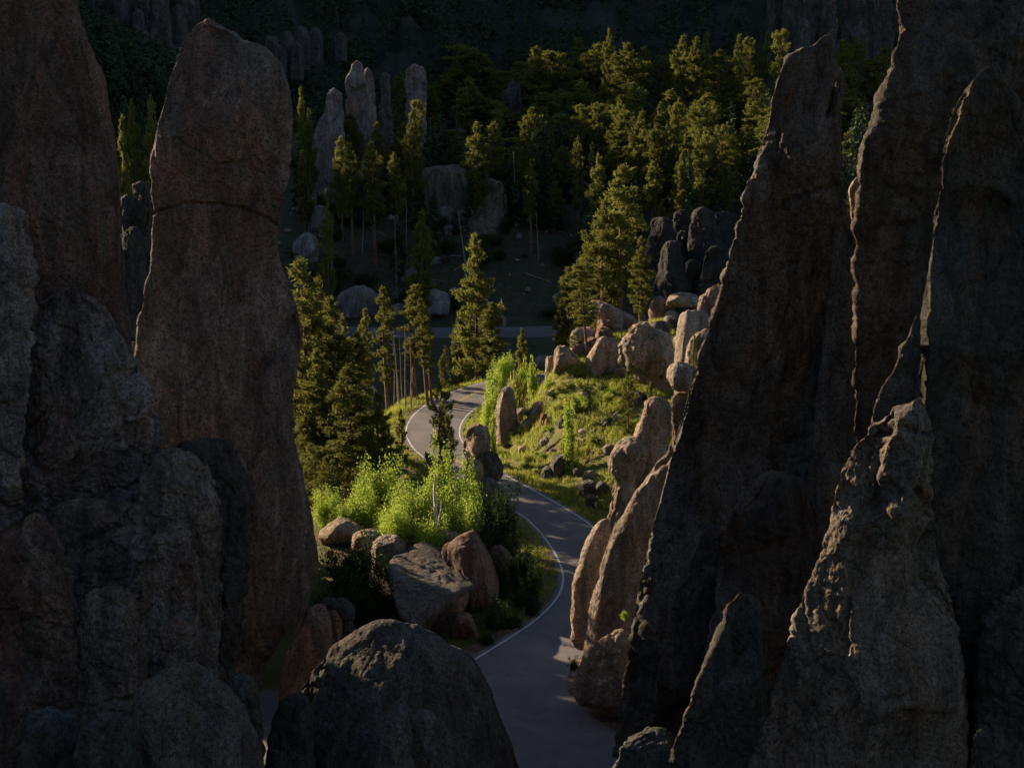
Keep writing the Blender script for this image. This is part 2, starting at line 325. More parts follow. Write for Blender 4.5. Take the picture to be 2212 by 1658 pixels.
# roads
def strip(A, B, z):
    n = len(A); V = np.vstack([np.c_[A, np.full(n, z)], np.c_[B, np.full(n, z)]]); i = np.arange(n - 1)
    return V, np.stack([i, i + 1, n + i + 1, n + i], 1)
def fill_poly(name, A, B, z, m, **k):
    import bmesh
    bm = bmesh.new(); vs = [bm.verts.new((p[0], p[1], z)) for p in np.vstack([A[::3], B[::-3]])]
    f = bm.faces.new(vs); bmesh.ops.triangulate(bm, faces=[f]); bmesh.ops.recalc_face_normals(bm, faces=bm.faces)
    if sum(fc.normal.z for fc in bm.faces) < 0: bmesh.ops.reverse_faces(bm, faces=bm.faces)
    me = bpy.data.meshes.new(name); bm.to_mesh(me); bm.free(); me.materials.append(m)
    o = bpy.data.objects.new(name, me); col.objects.link(o); tag(o, **k); return o
fill_poly('road', INN, OUT, 0.012, M['asphalt'], kind='structure')
def offset(L, d):
    t = np.gradient(L, axis=0); t /= np.linalg.norm(t, axis=1)[:, None]; return L + np.stack([-t[:, 1], t[:, 0]], 1) * d
def line_between(L, d0, d1, a, b, name, m):
    V, F = strip(offset(L, d0)[a:b], offset(L, d1)[a:b], 0.022)
    o = mk(name, V, F, m, kind='structure'); return o
ia = int(np.argmin(np.hypot(*(INN - ground0(1345, 1250)).T))); ob = int(np.argmin(np.hypot(*(OUT - ground0(985, 1440)).T)))
line_between(INN, -0.40, -0.28, 0, ia, 'edge_line', M['white_paint'])
line_between(OUT, 0.28, 0.41, 0, ob, 'edge_line', M['white_paint'])
# double yellow centre line: midway between the edges
jj = [int(np.argmin(np.hypot(*(OUT - a).T))) for a in INN[:ia]]; mid = smooth_line(((INN[:ia] + OUT[jj]) / 2)[::14], 400, 3)
jend = int(np.argmin(np.hypot(*(mid - ground0(1000, 1000)).T)))
for dd in (-0.16, 0.06): line_between(mid, dd, dd + 0.10, 0, jend, 'centre_line', M['yellow_paint'])
# far road across the ravine
xs = np.linspace(-75, 60, 80); fr = np.stack([xs, 201 + 2.0 * np.sin(xs / 30)], 1)
fz = np.array([max(g(x, y - 2.6), g(x, y + 2.6), g(x, y)) for x, y in fr]); fz = np.convolve(np.pad(fz, 6, 'edge'), np.ones(13) / 13, 'valid') + 0.35
A_ = np.c_[fr + [0, -2.2], fz]; B_ = np.c_[fr + [0, 2.2], fz]; n_ = len(xs); C_ = np.c_[fr + [0, -3.6], fz - 1.6]; D_ = np.c_[fr + [0, 3.6], fz - 1.6]
i_ = np.arange(n_ - 1); q = lambda a, b: np.stack([a * n_ + i_, a * n_ + i_ + 1, b * n_ + i_ + 1, b * n_ + i_], 1)
mk('road', np.vstack([C_, A_, B_, D_]), np.vstack([q(0, 1), q(1, 2), q(2, 3)]), M['asphalt'], smooth=False, kind='structure')

# ------------------------------------------------------------------ rocks
NROCK = [0]
def relief(p, size, seed, stretch, plates):
    q = p * [1, 1, stretch] / size + seed * 3.1
    d = fbm(q * 1.5, seed, 3) * 0.055 * size
    bil = np.abs(noise(q * 2.6 + 5, seed + 9)); d += (bil - 0.3) * 0.055 * size                    # bulges between creases
    bil2 = np.abs(noise(q * 6.5 * [1, 1, .8] + 2, seed + 19)); d += (np.minimum(bil2, 0.35) - 0.2) * 0.04 * size
    d += fbm(p * [1.0, 1.0, .8] + seed, seed + 4, 5, 0.62) * 0.055 * min(1.6, max(0.35, size / 3))
    rp = min(1.0, size / 2.5); msk = sstep(-.25, .35, noise(p * .35 + seed, seed + 31))
    rdg = 1 - np.abs(noise(p * [1.0, 1.0, .55] * (.75 / rp) + fbm(p * 1.5, seed + 8, 2)[:, None] * .18, seed + 41)) * 1.6; d -= .15 * rp * np.clip(rdg, 0, 1) ** 12 * msk
    rdg = 1 - np.abs(noise(p * [.55, .55, 1.1] * (.8 / rp) + fbm(p * 1.2 + 4, seed + 8, 2)[:, None] * .2, seed + 43)) * 1.6; d -= .14 * rp * np.clip(rdg, 0, 1) ** 14 * (1 - msk)
    d += fbm(p * 2.2, seed + 51, 5, .7) * .06 * rp
    if plates:
        F1, F2, ID = worley(q * [2.4, 2.4, 1.7] + fbm(q * 3, seed, 2)[:, None] * 0.25, seed)
        d += plates * size * 0.06 * ((ID & 255) / 255.0 - .5) * sstep(0, .12, F2 - F1) - plates * 0.03 * size * np.exp(-((F2 - F1) / .05) ** 2)
    return d
_ICO = {}
def ico(k):
    if k not in _ICO:
        import bmesh
        bm = bmesh.new(); bmesh.ops.create_icosphere(bm, subdivisions=k, radius=1); bm.verts.ensure_lookup_table()
        _ICO[k] = (np.array([v.co[:] for v in bm.verts]), np.array([[v.index for v in f.verts] for f in bm.faces])); bm.free()
    return _ICO[k]
def hull_rock(pts, m, label, amp=.6, soft=55, plates=.3, name='boulder', cat='boulder', group=None, sub=None, seed=None):
    """an angular block: the convex body of the given points, edges a little worn, surface broken up"""
    import bmesh
    NROCK[0] += 1; seed = seed or NROCK[0] * 7 + 3; pts = np.array(pts, float); bm = bmesh.new()
    for q in pts: bm.verts.new(q)
    bmesh.ops.convex_hull(bm, input=bm.verts); bm.normal_update(); c = (pts.min(0) + pts.max(0)) / 2; c = .5 * c + .5 * pts.mean(0)
    n = []; h = []
    for f in bm.faces:
        nn = np.array(f.normal[:]); hh = float(nn @ (np.array(f.verts[0].co[:]) - c))
        if hh < 0: nn, hh = -nn, -hh
        if hh > 1e-3: n.append(nn); h.append(hh)
    bm.free(); n = np.array(n); h = np.array(h); size = float((pts.max(0) - pts.min(0)).max())
    key = np.unique(np.round(np.c_[n, h / size] * 25), axis=0, return_index=True)[1]; n, h = n[key], h[key]
    D, F = ico(sub or (6 if size / pts[:, 1].mean() > .035 else 5)); sc3 = (pts.max(0) - pts.min(0)) / 2; D = D * sc3; D = D / np.linalg.norm(D, axis=1)[:, None]
    r = (np.maximum(D @ n.T / h, 1e-4) ** soft).sum(1) ** (-1 / soft); P = c + D * r[:, None]
    d = relief(P, min(size, 7), seed, .8, plates) * amp; P = P + D * d[:, None]
    org = np.array([c[0], c[1], P[:, 2].min()]); o = mk(name, P - org, F, M[m], label=label, cat=cat, group=group); o.location = org; return o
def angular(rows, Y, m, label, dr=.8, ext=True, **k):
    rs = np.random.RandomState(int(rows[0][0] * 3 + rows[0][1])); rows = sorted(rows)
    if Y is None:
        Y = hit(.5 * (rows[-1][1] + rows[-1][2]), rows[-1][0]); Y += .12 * (rows[-1][2] - rows[-1][1]) / FPX * Y
    cxp = np.mean([(r[1] + r[2]) / 2 for r in rows]); cyp = (rows[0][0] + rows[-1][0]) / 2; wpx = max(r[2] - r[1] for r in rows); dep = dr * wpx / FPX * Y / 2; P = []
    for py, l, r_ in rows:
        for px in (l, r_):
            P.append(at(px, py, Y + rs.uniform(-.35, .35) * dep))
            for sgn in (-1, 1):
                if rs.rand() < .5: continue
                f = rs.uniform(.45, .8); q = at(cxp + (px - cxp) * f, cyp + (py - cyp) * rs.uniform(.6, .95), Y); q[1] += sgn * dep * rs.uniform(.7, 1.05); P.append(q)
    P = np.array(P)
    if ext:
        zg = g(P[:, 0].mean(), Y) - .4; lo = P[:, 2].min()
        if zg < lo: b_ = P[P[:, 2] < lo + .35 * (P[:, 2].max() - lo)].copy(); b_[:, 2] = max(zg, lo - 3.5); P = np.vstack([P, b_])
    for kk in ('facet', 'stretch', 'crisp', 'cap', 'faces', 'e', 'res', 'cracks'): k.pop(kk, None)
    k['amp'] = k.get('amp', 1.0) * .5
    return hull_rock(P, m, label, **k)
def rock(rows, Y=None, m='grey', label=None, dr=0.8, amp=1.0, res=None, ext=True, e=0.9, bmax=6.0, lean=0.0, cat='boulder', name='boulder', group=None,
         cracks=(), stretch=0.8, facet=0.0, seed=None, plates=0.35, parent=None, faces=None, crisp=9.0, cap=1.0, cuts=18):
    """rows: (py, pxL, pxR) outline, top to bottom. A closed stone body of real size standing at distance Y."""
    if facet >= .4 and name == 'boulder': return angular(rows, Y, m, label, dr=dr, ext=ext, amp=amp, name=name, cat=cat, group=group)
    NROCK[0] += 1; seed = seed or NROCK[0] * 7 + 3
    rows = sorted(rows); rng = np.random.RandomState(seed)
    mx = 0.5 * (rows[-1][1] + rows[-1][2])
    if Y is None:
        Y = hit(mx, rows[-1][0]); Y = Y + 0.35 * dr * (max(r[2] - r[1] for r in rows) / FPX * Y) * 0.5; ext = True
    A = []
    for py, l, r in rows:
        a = at(l, py, Y); b = at(r, py, Y); A.append((a[2], a[0], b[0]))
    A = np.array(A)                                  # z descending
    if ext:
        zg = min(g(0.5 * (A[-1, 1] + A[-1, 2]), Y), g(A[-1, 1], Y - 1), g(A[-1, 2], Y - 1)) - 1.0
        if zg < A[-1, 0] - 0.3: A = np.vstack([A, [zg, A[-1, 1] - 0.06 * (A[-1, 0] - zg), A[-1, 2] + 0.06 * (A[-1, 0] - zg)]])
    # densify, smooth and resample by arc length
    zz = np.linspace(A[0, 0], A[-1, 0], 700); L_ = np.interp(-zz, -A[:, 0], A[:, 1]); R_ = np.interp(-zz, -A[:, 0], A[:, 2])
    ks = 15; ker = np.hanning(ks + 2)[1:-1]; ker /= ker.sum()
    sm = lambda v: np.convolve(np.pad(v, ks // 2, 'reflect', reflect_type='odd'), ker, 'valid')
    L_, R_ = sm(L_), sm(R_)
    hw = np.maximum((R_ - L_) / 2, 0.02); c = (L_ + R_) / 2
    H = A[0, 0] - A[-1, 0]; W = hw.max() * 2
    # rounding at the crown
    capn = cap * min(0.12 * H, 0.35 * hw.max()); capf = np.sqrt(np.clip(1 - (1 - np.clip((zz[0] - zz) / max(capn, 1e-3), 0, 1)) ** 2, 0, 1)); hw = hw * (0.25 + 0.75 * capf)
    if not ext:
        capb = np.sqrt(np.clip(1 - (1 - np.clip((zz - zz[-1]) / max(capn, 1e-3), 0, 1)) ** 2, 0, 1)); hw = hw * (0.25 + 0.75 * capb)
    if res is None: res = max(0.0011 * Y, W / 170)
    s = np.r_[0, np.cumsum(np.hypot(np.diff(zz), np.diff(hw)))]; nz = int(max(24, min(420, s[-1] / res))); ss = np.linspace(0, s[-1], nz)
    z = np.interp(ss, s, zz); a = np.interp(ss, s, hw); cx = np.interp(ss, s, c)
    b = a * dr; b = bmax * np.tanh(b / bmax)
    b = np.convolve(np.pad(b, 6, 'edge'), np.ones(13) / 13, 'valid') * 0.6 + b * 0.4
    nt_ = int(max(32, min(360, 2 * math.pi * (a.max() + b.max()) / 2 / res)))
    th = np.linspace(0, 2 * math.pi, nt_, endpoint=False)
    ct, st = np.cos(th), np.sin(th)
    if faces is None:
        nf = rng.randint(5, 8); fa = (np.arange(nf) + rng.uniform(-.32, .32, nf)) * 360 / nf + rng.uniform(0, 360); fd = rng.uniform(.86, 1.1, nf)
    else: fa = np.array(faces, float); fd = np.ones(len(fa))
    tw = 12 * noise(np.stack([z / max(W, 2) / 1.4, z * 0 + seed, z * 0], 1), seed + 77)          # the faces wander a little with height
    ang = th[None, :, None] - np.radians(fa[None, None, :] + tw[:, None, None])
    rad_ = (np.maximum(np.cos(ang) / fd, 0) ** crisp).sum(2) ** (-1 / crisp)
    sxn, syn = rad_ * ct[None], rad_ * st[None]
    mxx, mnx = sxn.max(1, keepdims=True), sxn.min(1, keepdims=True); sxn = 2 * (sxn - mnx) / (mxx - mnx) - 1; syn = syn / np.abs(syn).max(1, keepdims=True)
    X = cx[:, None] + a[:, None] * sxn
    Yw = Y + lean * (z - z[-1])[:, None] * 1.0 + b[:, None] * syn
    P = np.stack([X, Yw, np.repeat(z[:, None], nt_, 1)], -1)
    N0 = None
    def normals(P):
        du = np.gradient(P, axis=0); dv = np.roll(P, -1, 1) - np.roll(P, 1, 1)
        n = np.cross(dv, du); n /= np.linalg.norm(n, axis=2)[..., None] + 1e-9
        o = P[..., :2] - np.stack([cx, np.full(nz, Y)], 1)[:, None]; sg = np.sign((n[..., :2] * o).sum(2).mean()) or 1
        return n * sg
    N = normals(P)
    for k in range(cuts):                                               # broken flat faces
        i_, j_ = rng.randint(int(nz * .06), int(nz * .9)), rng.randint(nt_)
        n_ = N[i_, j_] + np.array([rng.normal() * .18, rng.normal() * .12, rng.normal() * .28])
        if N[i_, j_, 1] > -.25 or abs(N[i_, j_, 0]) > .9: continue
        n_ /= np.linalg.norm(n_); v_ = (P - P[i_, j_]) @ n_ + a[i_] * rng.uniform(.02, .10)
        near = np.exp(-(np.linalg.norm(P - P[i_, j_], axis=2) / (a[i_] * 1.6)) ** 4)
        P = P - (np.maximum(v_, 0) * near)[..., None] * n_ * .92
    N = normals(P); p = P.reshape(-1, 3)
    d = relief(p, min(W, 7.0), seed, stretch, plates)
    ends = np.repeat(sstep(0, 0.04 * s[-1], ss), nt_); d = d * amp * (0.35 + 0.65 * ends)
    for (cpts, depth, wid) in cracks:                                   # carved joints, given as outline-space polylines
        cw = np.array([[*at(x, y, Y)[[0, 2]]] for x, y in cpts])
        pj = p[:, [0, 2]] + 0.12 * np.stack([noise(p * 1.7, seed + 5), noise(p * 1.7 + 9, seed + 6)], 1)
        dm = np.full(len(p), 9e9)
        for k in range(len(cw) - 1):
            u = cw[k + 1] - cw[k]; t = np.clip(((pj - cw[k]) @ u) / (u @ u), 0, 1); dm = np.minimum(dm, np.linalg.norm(pj - cw[k] - t[:, None] * u, axis=1))
        d -= depth * np.exp(-(dm / wid) ** 2) * (p[:, 1] < Y + 0.3 * np.repeat(b, nt_))
    P = P + N * d.reshape(nz, nt_, 1)
    if facet:
        ctr = np.array([cx[len(cx) // 2], Y, (z[0] + z[-1]) / 2]); half = np.array([a.max(), b.max(), H / 2])
        for k in range(int(9 * facet) + 4):
            n = rng.normal(size=3); n /= np.linalg.norm(n)
            if abs(n[1]) < 0.35: continue
            h = (0.80 + 0.14 * rng.rand()) * np.linalg.norm(n * half); v = (P - ctr) @ n; ov = np.maximum(v - h, 0); P = P - ov[..., None] * n * 0.88
    dpt = P[..., 1] * CP + (CAM_Z - P[..., 2]) * SP; dY = Y * CP + (CAM_Z - z) * SP           # keep the outline's width where its sides really stand
    tl, tr = (cx - a) / dY, (cx + a) / dY
    for it in range(2):
        u_ = P[..., 0] / dpt; il, ir = u_.argmin(1), u_.argmax(1); rr_ = np.arange(nz); xl, xr = P[rr_, il, 0], P[rr_, ir, 0]
        wl, wr = tl * dpt[rr_, il], tr * dpt[rr_, ir]; wl = np.convolve(np.pad(wl - xl, 12, 'edge'), np.ones(25) / 25, 'valid'); wr = np.convolve(np.pad(wr - xr, 12, 'edge'), np.ones(25) / 25, 'valid')
        f_ = (P[..., 0] - xl[:, None]) / np.maximum(xr - xl, .05)[:, None]; P[..., 0] += wl[:, None] * (1 - f_) + wr[:, None] * f_
    org = np.array([cx[-1], Y, z[-1]]); V = P.reshape(-1, 3) - org
    top = P[0].mean(0) - org + [0, 0, 0.02 * a[0]]; bot = P[-1].mean(0) - org
    V = np.vstack([V, top, bot]); nV = nz * nt_
    i, j = np.meshgrid(np.arange(nz - 1), np.arange(nt_), indexing='ij'); i = i.ravel(); j = j.ravel(); j2 = (j + 1) % nt_
    F = np.stack([i * nt_ + j, (i + 1) * nt_ + j, (i + 1) * nt_ + j2, i * nt_ + j2], 1)
    jc = np.arange(nt_); j2c = (jc + 1) % nt_
    cap = np.vstack([np.stack([np.full(nt_, nV), jc, j2c, j2c], 1), np.stack([np.full(nt_, nV + 1), (nz - 1) * nt_ + j2c, (nz - 1) * nt_ + jc, (nz - 1) * nt_ + jc], 1)])
    me = bpy.data.meshes.new(name); me.vertices.add(len(V)); me.vertices.foreach_set('co', V.astype(np.float32).ravel())
    lo = np.concatenate([F.ravel(), cap[:, :3].ravel()]).astype(np.int32); me.loops.add(len(lo)); me.loops.foreach_set('vertex_index', lo)
    ls = np.concatenate([np.arange(len(F)) * 4, len(F) * 4 + np.arange(len(cap)) * 3]).astype(np.int32); me.polygons.add(len(ls)); me.polygons.foreach_set('loop_start', ls)
    me.polygons.foreach_set('use_smooth', np.full(len(ls), True)); me.update(calc_edges=True); me.materials.append(M[m])
    o = bpy.data.objects.new(name, me); col.objects.link(o); o.location = org; tag(o, label, cat, group)
    return o
def blob(cx, cyt, wd, ht, Y=None, m='tan', label=None, **k):       # rounded boulder from its box: centre x, top y, width, height
    rs = random.Random(int(cx * 7 + cyt)); r = []
    for f, s in ((0, .16), (.07, .48), (.2, .78), (.4, .96), (.62, 1.0), (.82, .93), (1, .78)):
        jl, jr = rs.uniform(-.06, .06), rs.uniform(-.06, .06)
        r.append((cyt + ht * f, cx - wd / 2 * (s + jl), cx + wd / 2 * (s + jr)))
    k.setdefault('facet', .5); k.pop('plates', None)
    return rock(r, Y, m, label, **k)
S = dict(name='rock_spire', cat='rock spire')

# the tall spires
rock([(-330, -20, 60), (-300, -60, 100), (-200, -110, 130), (0, -160, 165), (60, -170, 181), (75, -172, 187), (130, -180, 208), (179, -185, 231), (243, -190, 240), (373, -190, 258), (523, -190, 265), (619, -190, 271), (710, -190, 284), (900, -195, 296), (1200, -200, 310)],
     58, 'umber', 'tallest brown spire at the left edge, its top cut off by the frame', dr=.8, amp=.6, bmax=4.3, stretch=.5, **S)
spireB = rock([(41, 440, 462), (45, 412, 472), (52, 405, 487), (62, 401, 497), (80, 393, 515), (86, 391, 541), (97, 388, 575), (134, 380, 605), (175, 364, 623), (224, 355, 631), (254, 344, 632), (317, 329, 630), (366, 322, 625), (411, 328, 618), (430, 332, 612), (444, 331, 607), (486, 329, 604), (523, 327, 599), (560, 325, 606), (616, 314, 627), (650, 306, 640), (690, 298, 650), (725, 292, 653), (770, 290, 648), (800, 292, 640), (867, 300, 632), (942, 305, 635), (998, 310, 650), (1054, 330, 661), (1110, 330, 674), (1150, 328, 680), (1213, 325, 690), (1278, 325, 673), (1314, 325, 659), (1350, 325, 625), (1400, 325, 590), (1443, 325, 565)],
     72, 'warm', 'tall blunt brown spire left of the road with a crack across its upper third', faces=(160, 256, 300, 15, 90), crisp=7, dr=.75, amp=.5, cuts=30, bmax=4.0, stretch=.55, ext=True,
     cracks=[([(322, 455), (345, 452), (400, 438), (470, 440), (520, 452), (560, 470), (612, 500)], .24, .08), ([(400, 640), (440, 660), (520, 650), (560, 664)], .1, .06), ([(470, 560), (478, 640), (470, 720), (480, 800)], .1, .07), ([(330, 700), (420, 740), (470, 730)], .09, .06), ([(500, 180), (560, 230), (620, 250)], .09, .06), ([(420, 880), (480, 868), (530, 900)], .12, .08), ([(392, 300), (430, 325), (480, 350), (560, 372)], .12, .09), ([(628, 690), (600, 730), (560, 790), (545, 900), (552, 1000), (555, 1150), (540, 1400)], .35, .3), ([(480, 62), (500, 70), (540, 88)], .2, .1)], **S)
rock([(40, 443, 457), (46, 440, 466), (54, 446, 478), (62, 462, 495), (70, 480, 512), (80, 500, 520), (87, 508, 530)], 71.2, 'warm', 'small loose flake lying on the crown of the blunt brown spire', amp=.5, ext=False, dr=.8, res=.06, name='rock_flake', cat='rock')
rock([(438, -70, 20), (445, -80, 50), (470, -90, 62), (520, -100, 68), (560, -100, 78), (600, -110, 82), (700, -120, 74), (800, -120, 66), (900, -120, 55), (1000, -120, 50), (1200, -120, 50)], 52, 'ash', 'broken brown shoulder of rock at the left edge under the tallest spire', cap=.45, crisp=13, dr=.9, cuts=34, amp=1.05, plates=1, **S)
rock([(614, 142, 156), (619, 122, 198), (632, 90, 206), (640, 82, 212), (673, 74, 239), (720, 68, 262), (751, 62, 284), (800, 56, 306), (856, 48, 329), (886, 44, 340), (925, 30, 347), (960, 10, 352), (1010, -10, 345), (1060, -20, 330), (1200, -30, 330)], 54, 'ash', 'craggy grey-brown pyramid of rock with a notched tip on the left', cap=.45, crisp=13, dr=.85, cuts=34, amp=1.05, plates=1, bmax=4.5,
     cracks=[([(80, 660), (66, 740), (50, 860), (40, 960)], .5, .18)], **S)
rock([(946, 420, 470), (952, 398, 497), (975, 375, 512), (1009, 365, 523), (1046, 360, 541), (1084, 355, 551), (1150, 350, 545), (1250, 350, 540), (1386, 345, 520), (1450, 340, 516), (1560, 330, 510)], 55, 'soot', 'dark rounded buttress against the foot of the blunt brown spire', cap=.45, crisp=13, dr=.8, cuts=34, amp=1.05, **S)
rock([(966, 360, 395), (975, 345, 420), (1000, 325, 445), (1040, 300, 462), (1090, 290, 475), (1200, 280, 480), (1400, 270, 480), (1560, 260, 480)], 52.5, 'warm', 'brown knob of rock leaning on the dark buttress at left', cap=.45, crisp=13, dr=.8, cuts=34, amp=1.05, **S)
rock([(1036, 240, 330), (1046, 190, 365), (1070, 120, 385), (1110, 80, 402), (1166, 50, 416), (1250, 30, 420), (1400, 20, 425), (1620, 0, 430)], 50, 'warm', 'broad brown hump of rock below the craggy pyramid', cap=.45, crisp=13, dr=.7, cuts=34, amp=1.05, plates=.8, bmax=4, **S)
rock([(1150, 350, 390), (1160, 330, 410), (1190, 312, 425), (1250, 305, 432), (1350, 300, 430), (1440, 300, 428), (1560, 290, 420)], 47.5, 'warm', 'grey rib of rock standing in front of the broad brown hump', cap=.45, crisp=13, dr=.8, cuts=34, amp=1.05, **S)
rock([(1262, 220, 260), (1275, 195, 285), (1310, 175, 305), (1400, 150, 320), (1500, 130, 330), (1660, 120, 340)], 46, 'warm', 'low brown swelling of rock at lower left', cap=.45, crisp=13, dr=.8, amp=1.0, **S)
rock([(1091, 70, 86), (1100, 45, 98), (1127, 5, 110), (1150, -15, 125), (1170, -30, 133), (1242, -60, 156), (1321, -80, 168), (1450, -90, 170), (1660, -90, 172)], 46, 'umber', 'dark wedge with a faintly lit top edge at the left frame edge', dr=.8, amp=.9, facet=.3, **S)
rock([(738, 275, 298), (748, 255, 325), (775, 240, 345), (820, 230, 360), (1000, 225, 370)], 76, 'warm', 'added sun-blocking rock low in the gap between the two tall left spires', dr=.8)  # mostly hidden block put in to keep sun off the dark dome
# foreground domes
rock([(1427, 390, 440), (1433, 365, 455), (1443, 342, 465), (1470, 318, 480), (1500, 300, 500), (1530, 285, 520), (1566, 280, 540), (1623, 275, 561), (1700, 270, 575)], 40, 'grey', 'large dark rounded boulder in the lower left foreground', dr=.8, amp=.5)
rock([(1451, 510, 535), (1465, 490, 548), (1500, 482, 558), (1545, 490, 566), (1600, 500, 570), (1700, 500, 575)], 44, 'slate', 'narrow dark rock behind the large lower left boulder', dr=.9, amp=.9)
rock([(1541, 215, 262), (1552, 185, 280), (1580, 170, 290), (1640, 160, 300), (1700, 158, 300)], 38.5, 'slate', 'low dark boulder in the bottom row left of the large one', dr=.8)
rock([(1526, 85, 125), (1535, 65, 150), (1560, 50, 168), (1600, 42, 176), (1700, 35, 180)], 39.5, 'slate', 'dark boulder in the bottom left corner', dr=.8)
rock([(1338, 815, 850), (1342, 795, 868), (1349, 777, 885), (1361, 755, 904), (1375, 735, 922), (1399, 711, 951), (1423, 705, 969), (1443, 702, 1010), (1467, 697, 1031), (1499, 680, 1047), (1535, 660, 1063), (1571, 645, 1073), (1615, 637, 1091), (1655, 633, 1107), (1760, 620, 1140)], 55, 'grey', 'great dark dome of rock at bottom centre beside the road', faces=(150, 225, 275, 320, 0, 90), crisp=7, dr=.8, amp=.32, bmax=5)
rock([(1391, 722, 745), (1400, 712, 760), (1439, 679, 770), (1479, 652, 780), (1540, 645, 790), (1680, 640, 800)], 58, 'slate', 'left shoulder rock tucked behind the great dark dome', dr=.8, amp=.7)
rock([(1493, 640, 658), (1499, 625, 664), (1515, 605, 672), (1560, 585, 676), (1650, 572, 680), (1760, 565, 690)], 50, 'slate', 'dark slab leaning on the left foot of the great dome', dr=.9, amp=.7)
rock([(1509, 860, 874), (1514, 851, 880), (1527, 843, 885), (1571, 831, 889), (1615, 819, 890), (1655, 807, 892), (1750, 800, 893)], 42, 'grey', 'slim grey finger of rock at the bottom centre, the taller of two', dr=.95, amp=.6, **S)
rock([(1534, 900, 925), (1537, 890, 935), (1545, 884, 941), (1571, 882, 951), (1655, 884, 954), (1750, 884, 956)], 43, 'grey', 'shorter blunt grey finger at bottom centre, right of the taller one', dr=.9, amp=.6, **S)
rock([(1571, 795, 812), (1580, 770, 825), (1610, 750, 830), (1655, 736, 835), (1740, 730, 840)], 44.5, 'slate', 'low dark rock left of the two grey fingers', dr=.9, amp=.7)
# right hand spires
rock([(63, 1795, 1806), (70, 1780, 1808), (85, 1757, 1810), (98, 1735, 1811), (118, 1700, 1812), (130, 1692, 1812), (160, 1682, 1812), (215, 1668, 1811), (245, 1664, 1813), (300, 1650, 1817), (360, 1628, 1822), (400, 1612, 1822), (460, 1598, 1825), (520, 1580, 1850), (580, 1562, 1870), (640, 1545, 1880), (740, 1512, 1885), (850, 1478, 1885), (900, 1462, 1880), (960, 1446, 1878), (1053, 1425, 1880), (1150, 1402, 1880), (1300, 1372, 1880), (1480, 1342, 1880), (1620, 1320, 1880)],
     65, 'grey', 'big leaning grey slab spire right of the road, pointed top left of the great wall', faces=(162, 255, 300, 0, 80), crisp=9, dr=.55, amp=.95, bmax=4.6, plates=.5, cuts=45, stretch=.45,
     cracks=[([(1672, 455), (1710, 437), (1760, 415), (1820, 398)], .3, .16), ([(1640, 560), (1700, 545), (1725, 540)], .25, .1), ([(1600, 610), (1650, 625), (1700, 605), (1770, 588)], .8, .3), ([(1852, 130), (1800, 200), (1795, 250)], .4, .12), ([(1680, 1000), (1790, 960), (1880, 940)], .3, .2)], **S)
rock([(147, 1812, 1820), (152, 1806, 1824), (190, 1803, 1824), (250, 1800, 1817), (320, 1798, 1816), (420, 1798, 1822), (520, 1800, 1850)], 66, 'grey', 'thin flake standing against the right side of the leaning slab spire', dr=1.0, amp=.5, **S)
rock([(382, 1848, 1853), (400, 1835, 1858), (425, 1833, 1860), (450, 1836, 1860), (496, 1841, 1860), (700, 1850, 1880), (900, 1850, 1890)], 69, 'tan', 'sliver of sunlit rock between the leaning slab and the great right wall', dr=1, amp=.6, **S)
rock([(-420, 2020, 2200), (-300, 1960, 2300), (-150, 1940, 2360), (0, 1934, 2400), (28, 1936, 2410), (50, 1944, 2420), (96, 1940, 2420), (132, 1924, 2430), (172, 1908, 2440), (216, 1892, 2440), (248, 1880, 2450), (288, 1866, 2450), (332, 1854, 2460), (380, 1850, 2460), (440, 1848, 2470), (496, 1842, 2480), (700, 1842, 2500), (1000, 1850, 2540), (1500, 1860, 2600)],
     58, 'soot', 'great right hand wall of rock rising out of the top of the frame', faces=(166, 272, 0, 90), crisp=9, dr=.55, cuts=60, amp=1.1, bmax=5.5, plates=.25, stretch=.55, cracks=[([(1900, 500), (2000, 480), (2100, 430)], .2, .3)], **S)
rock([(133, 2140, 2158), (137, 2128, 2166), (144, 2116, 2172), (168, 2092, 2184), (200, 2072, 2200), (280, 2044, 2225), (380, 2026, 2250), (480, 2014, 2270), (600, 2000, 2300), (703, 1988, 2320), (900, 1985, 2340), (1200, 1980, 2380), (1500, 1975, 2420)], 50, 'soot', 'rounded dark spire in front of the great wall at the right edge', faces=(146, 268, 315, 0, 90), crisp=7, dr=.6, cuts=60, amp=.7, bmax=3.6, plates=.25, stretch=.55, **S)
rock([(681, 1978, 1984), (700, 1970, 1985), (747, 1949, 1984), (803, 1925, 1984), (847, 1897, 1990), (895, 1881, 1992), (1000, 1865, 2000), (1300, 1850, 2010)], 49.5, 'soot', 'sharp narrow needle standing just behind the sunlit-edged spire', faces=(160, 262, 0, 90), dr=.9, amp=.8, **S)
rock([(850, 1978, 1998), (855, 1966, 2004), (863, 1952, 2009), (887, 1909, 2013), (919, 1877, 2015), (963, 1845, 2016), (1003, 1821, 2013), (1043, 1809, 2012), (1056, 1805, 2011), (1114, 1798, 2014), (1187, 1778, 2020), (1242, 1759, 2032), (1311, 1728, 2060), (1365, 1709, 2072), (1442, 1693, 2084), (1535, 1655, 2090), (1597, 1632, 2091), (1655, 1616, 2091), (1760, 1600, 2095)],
     47, 'drab', 'stout front spire at lower right with a sunlit left edge', faces=(208, 290, 345, 60, 120), crisp=14, dr=.75, cuts=40, amp=.8, bmax=3.4, plates=.9, stretch=.5, cracks=[([(1860, 950), (1930, 915), (2010, 930)], .3, .12), ([(1900, 1060), (1850, 1200), (1830, 1290)], .35, .25)], **S)
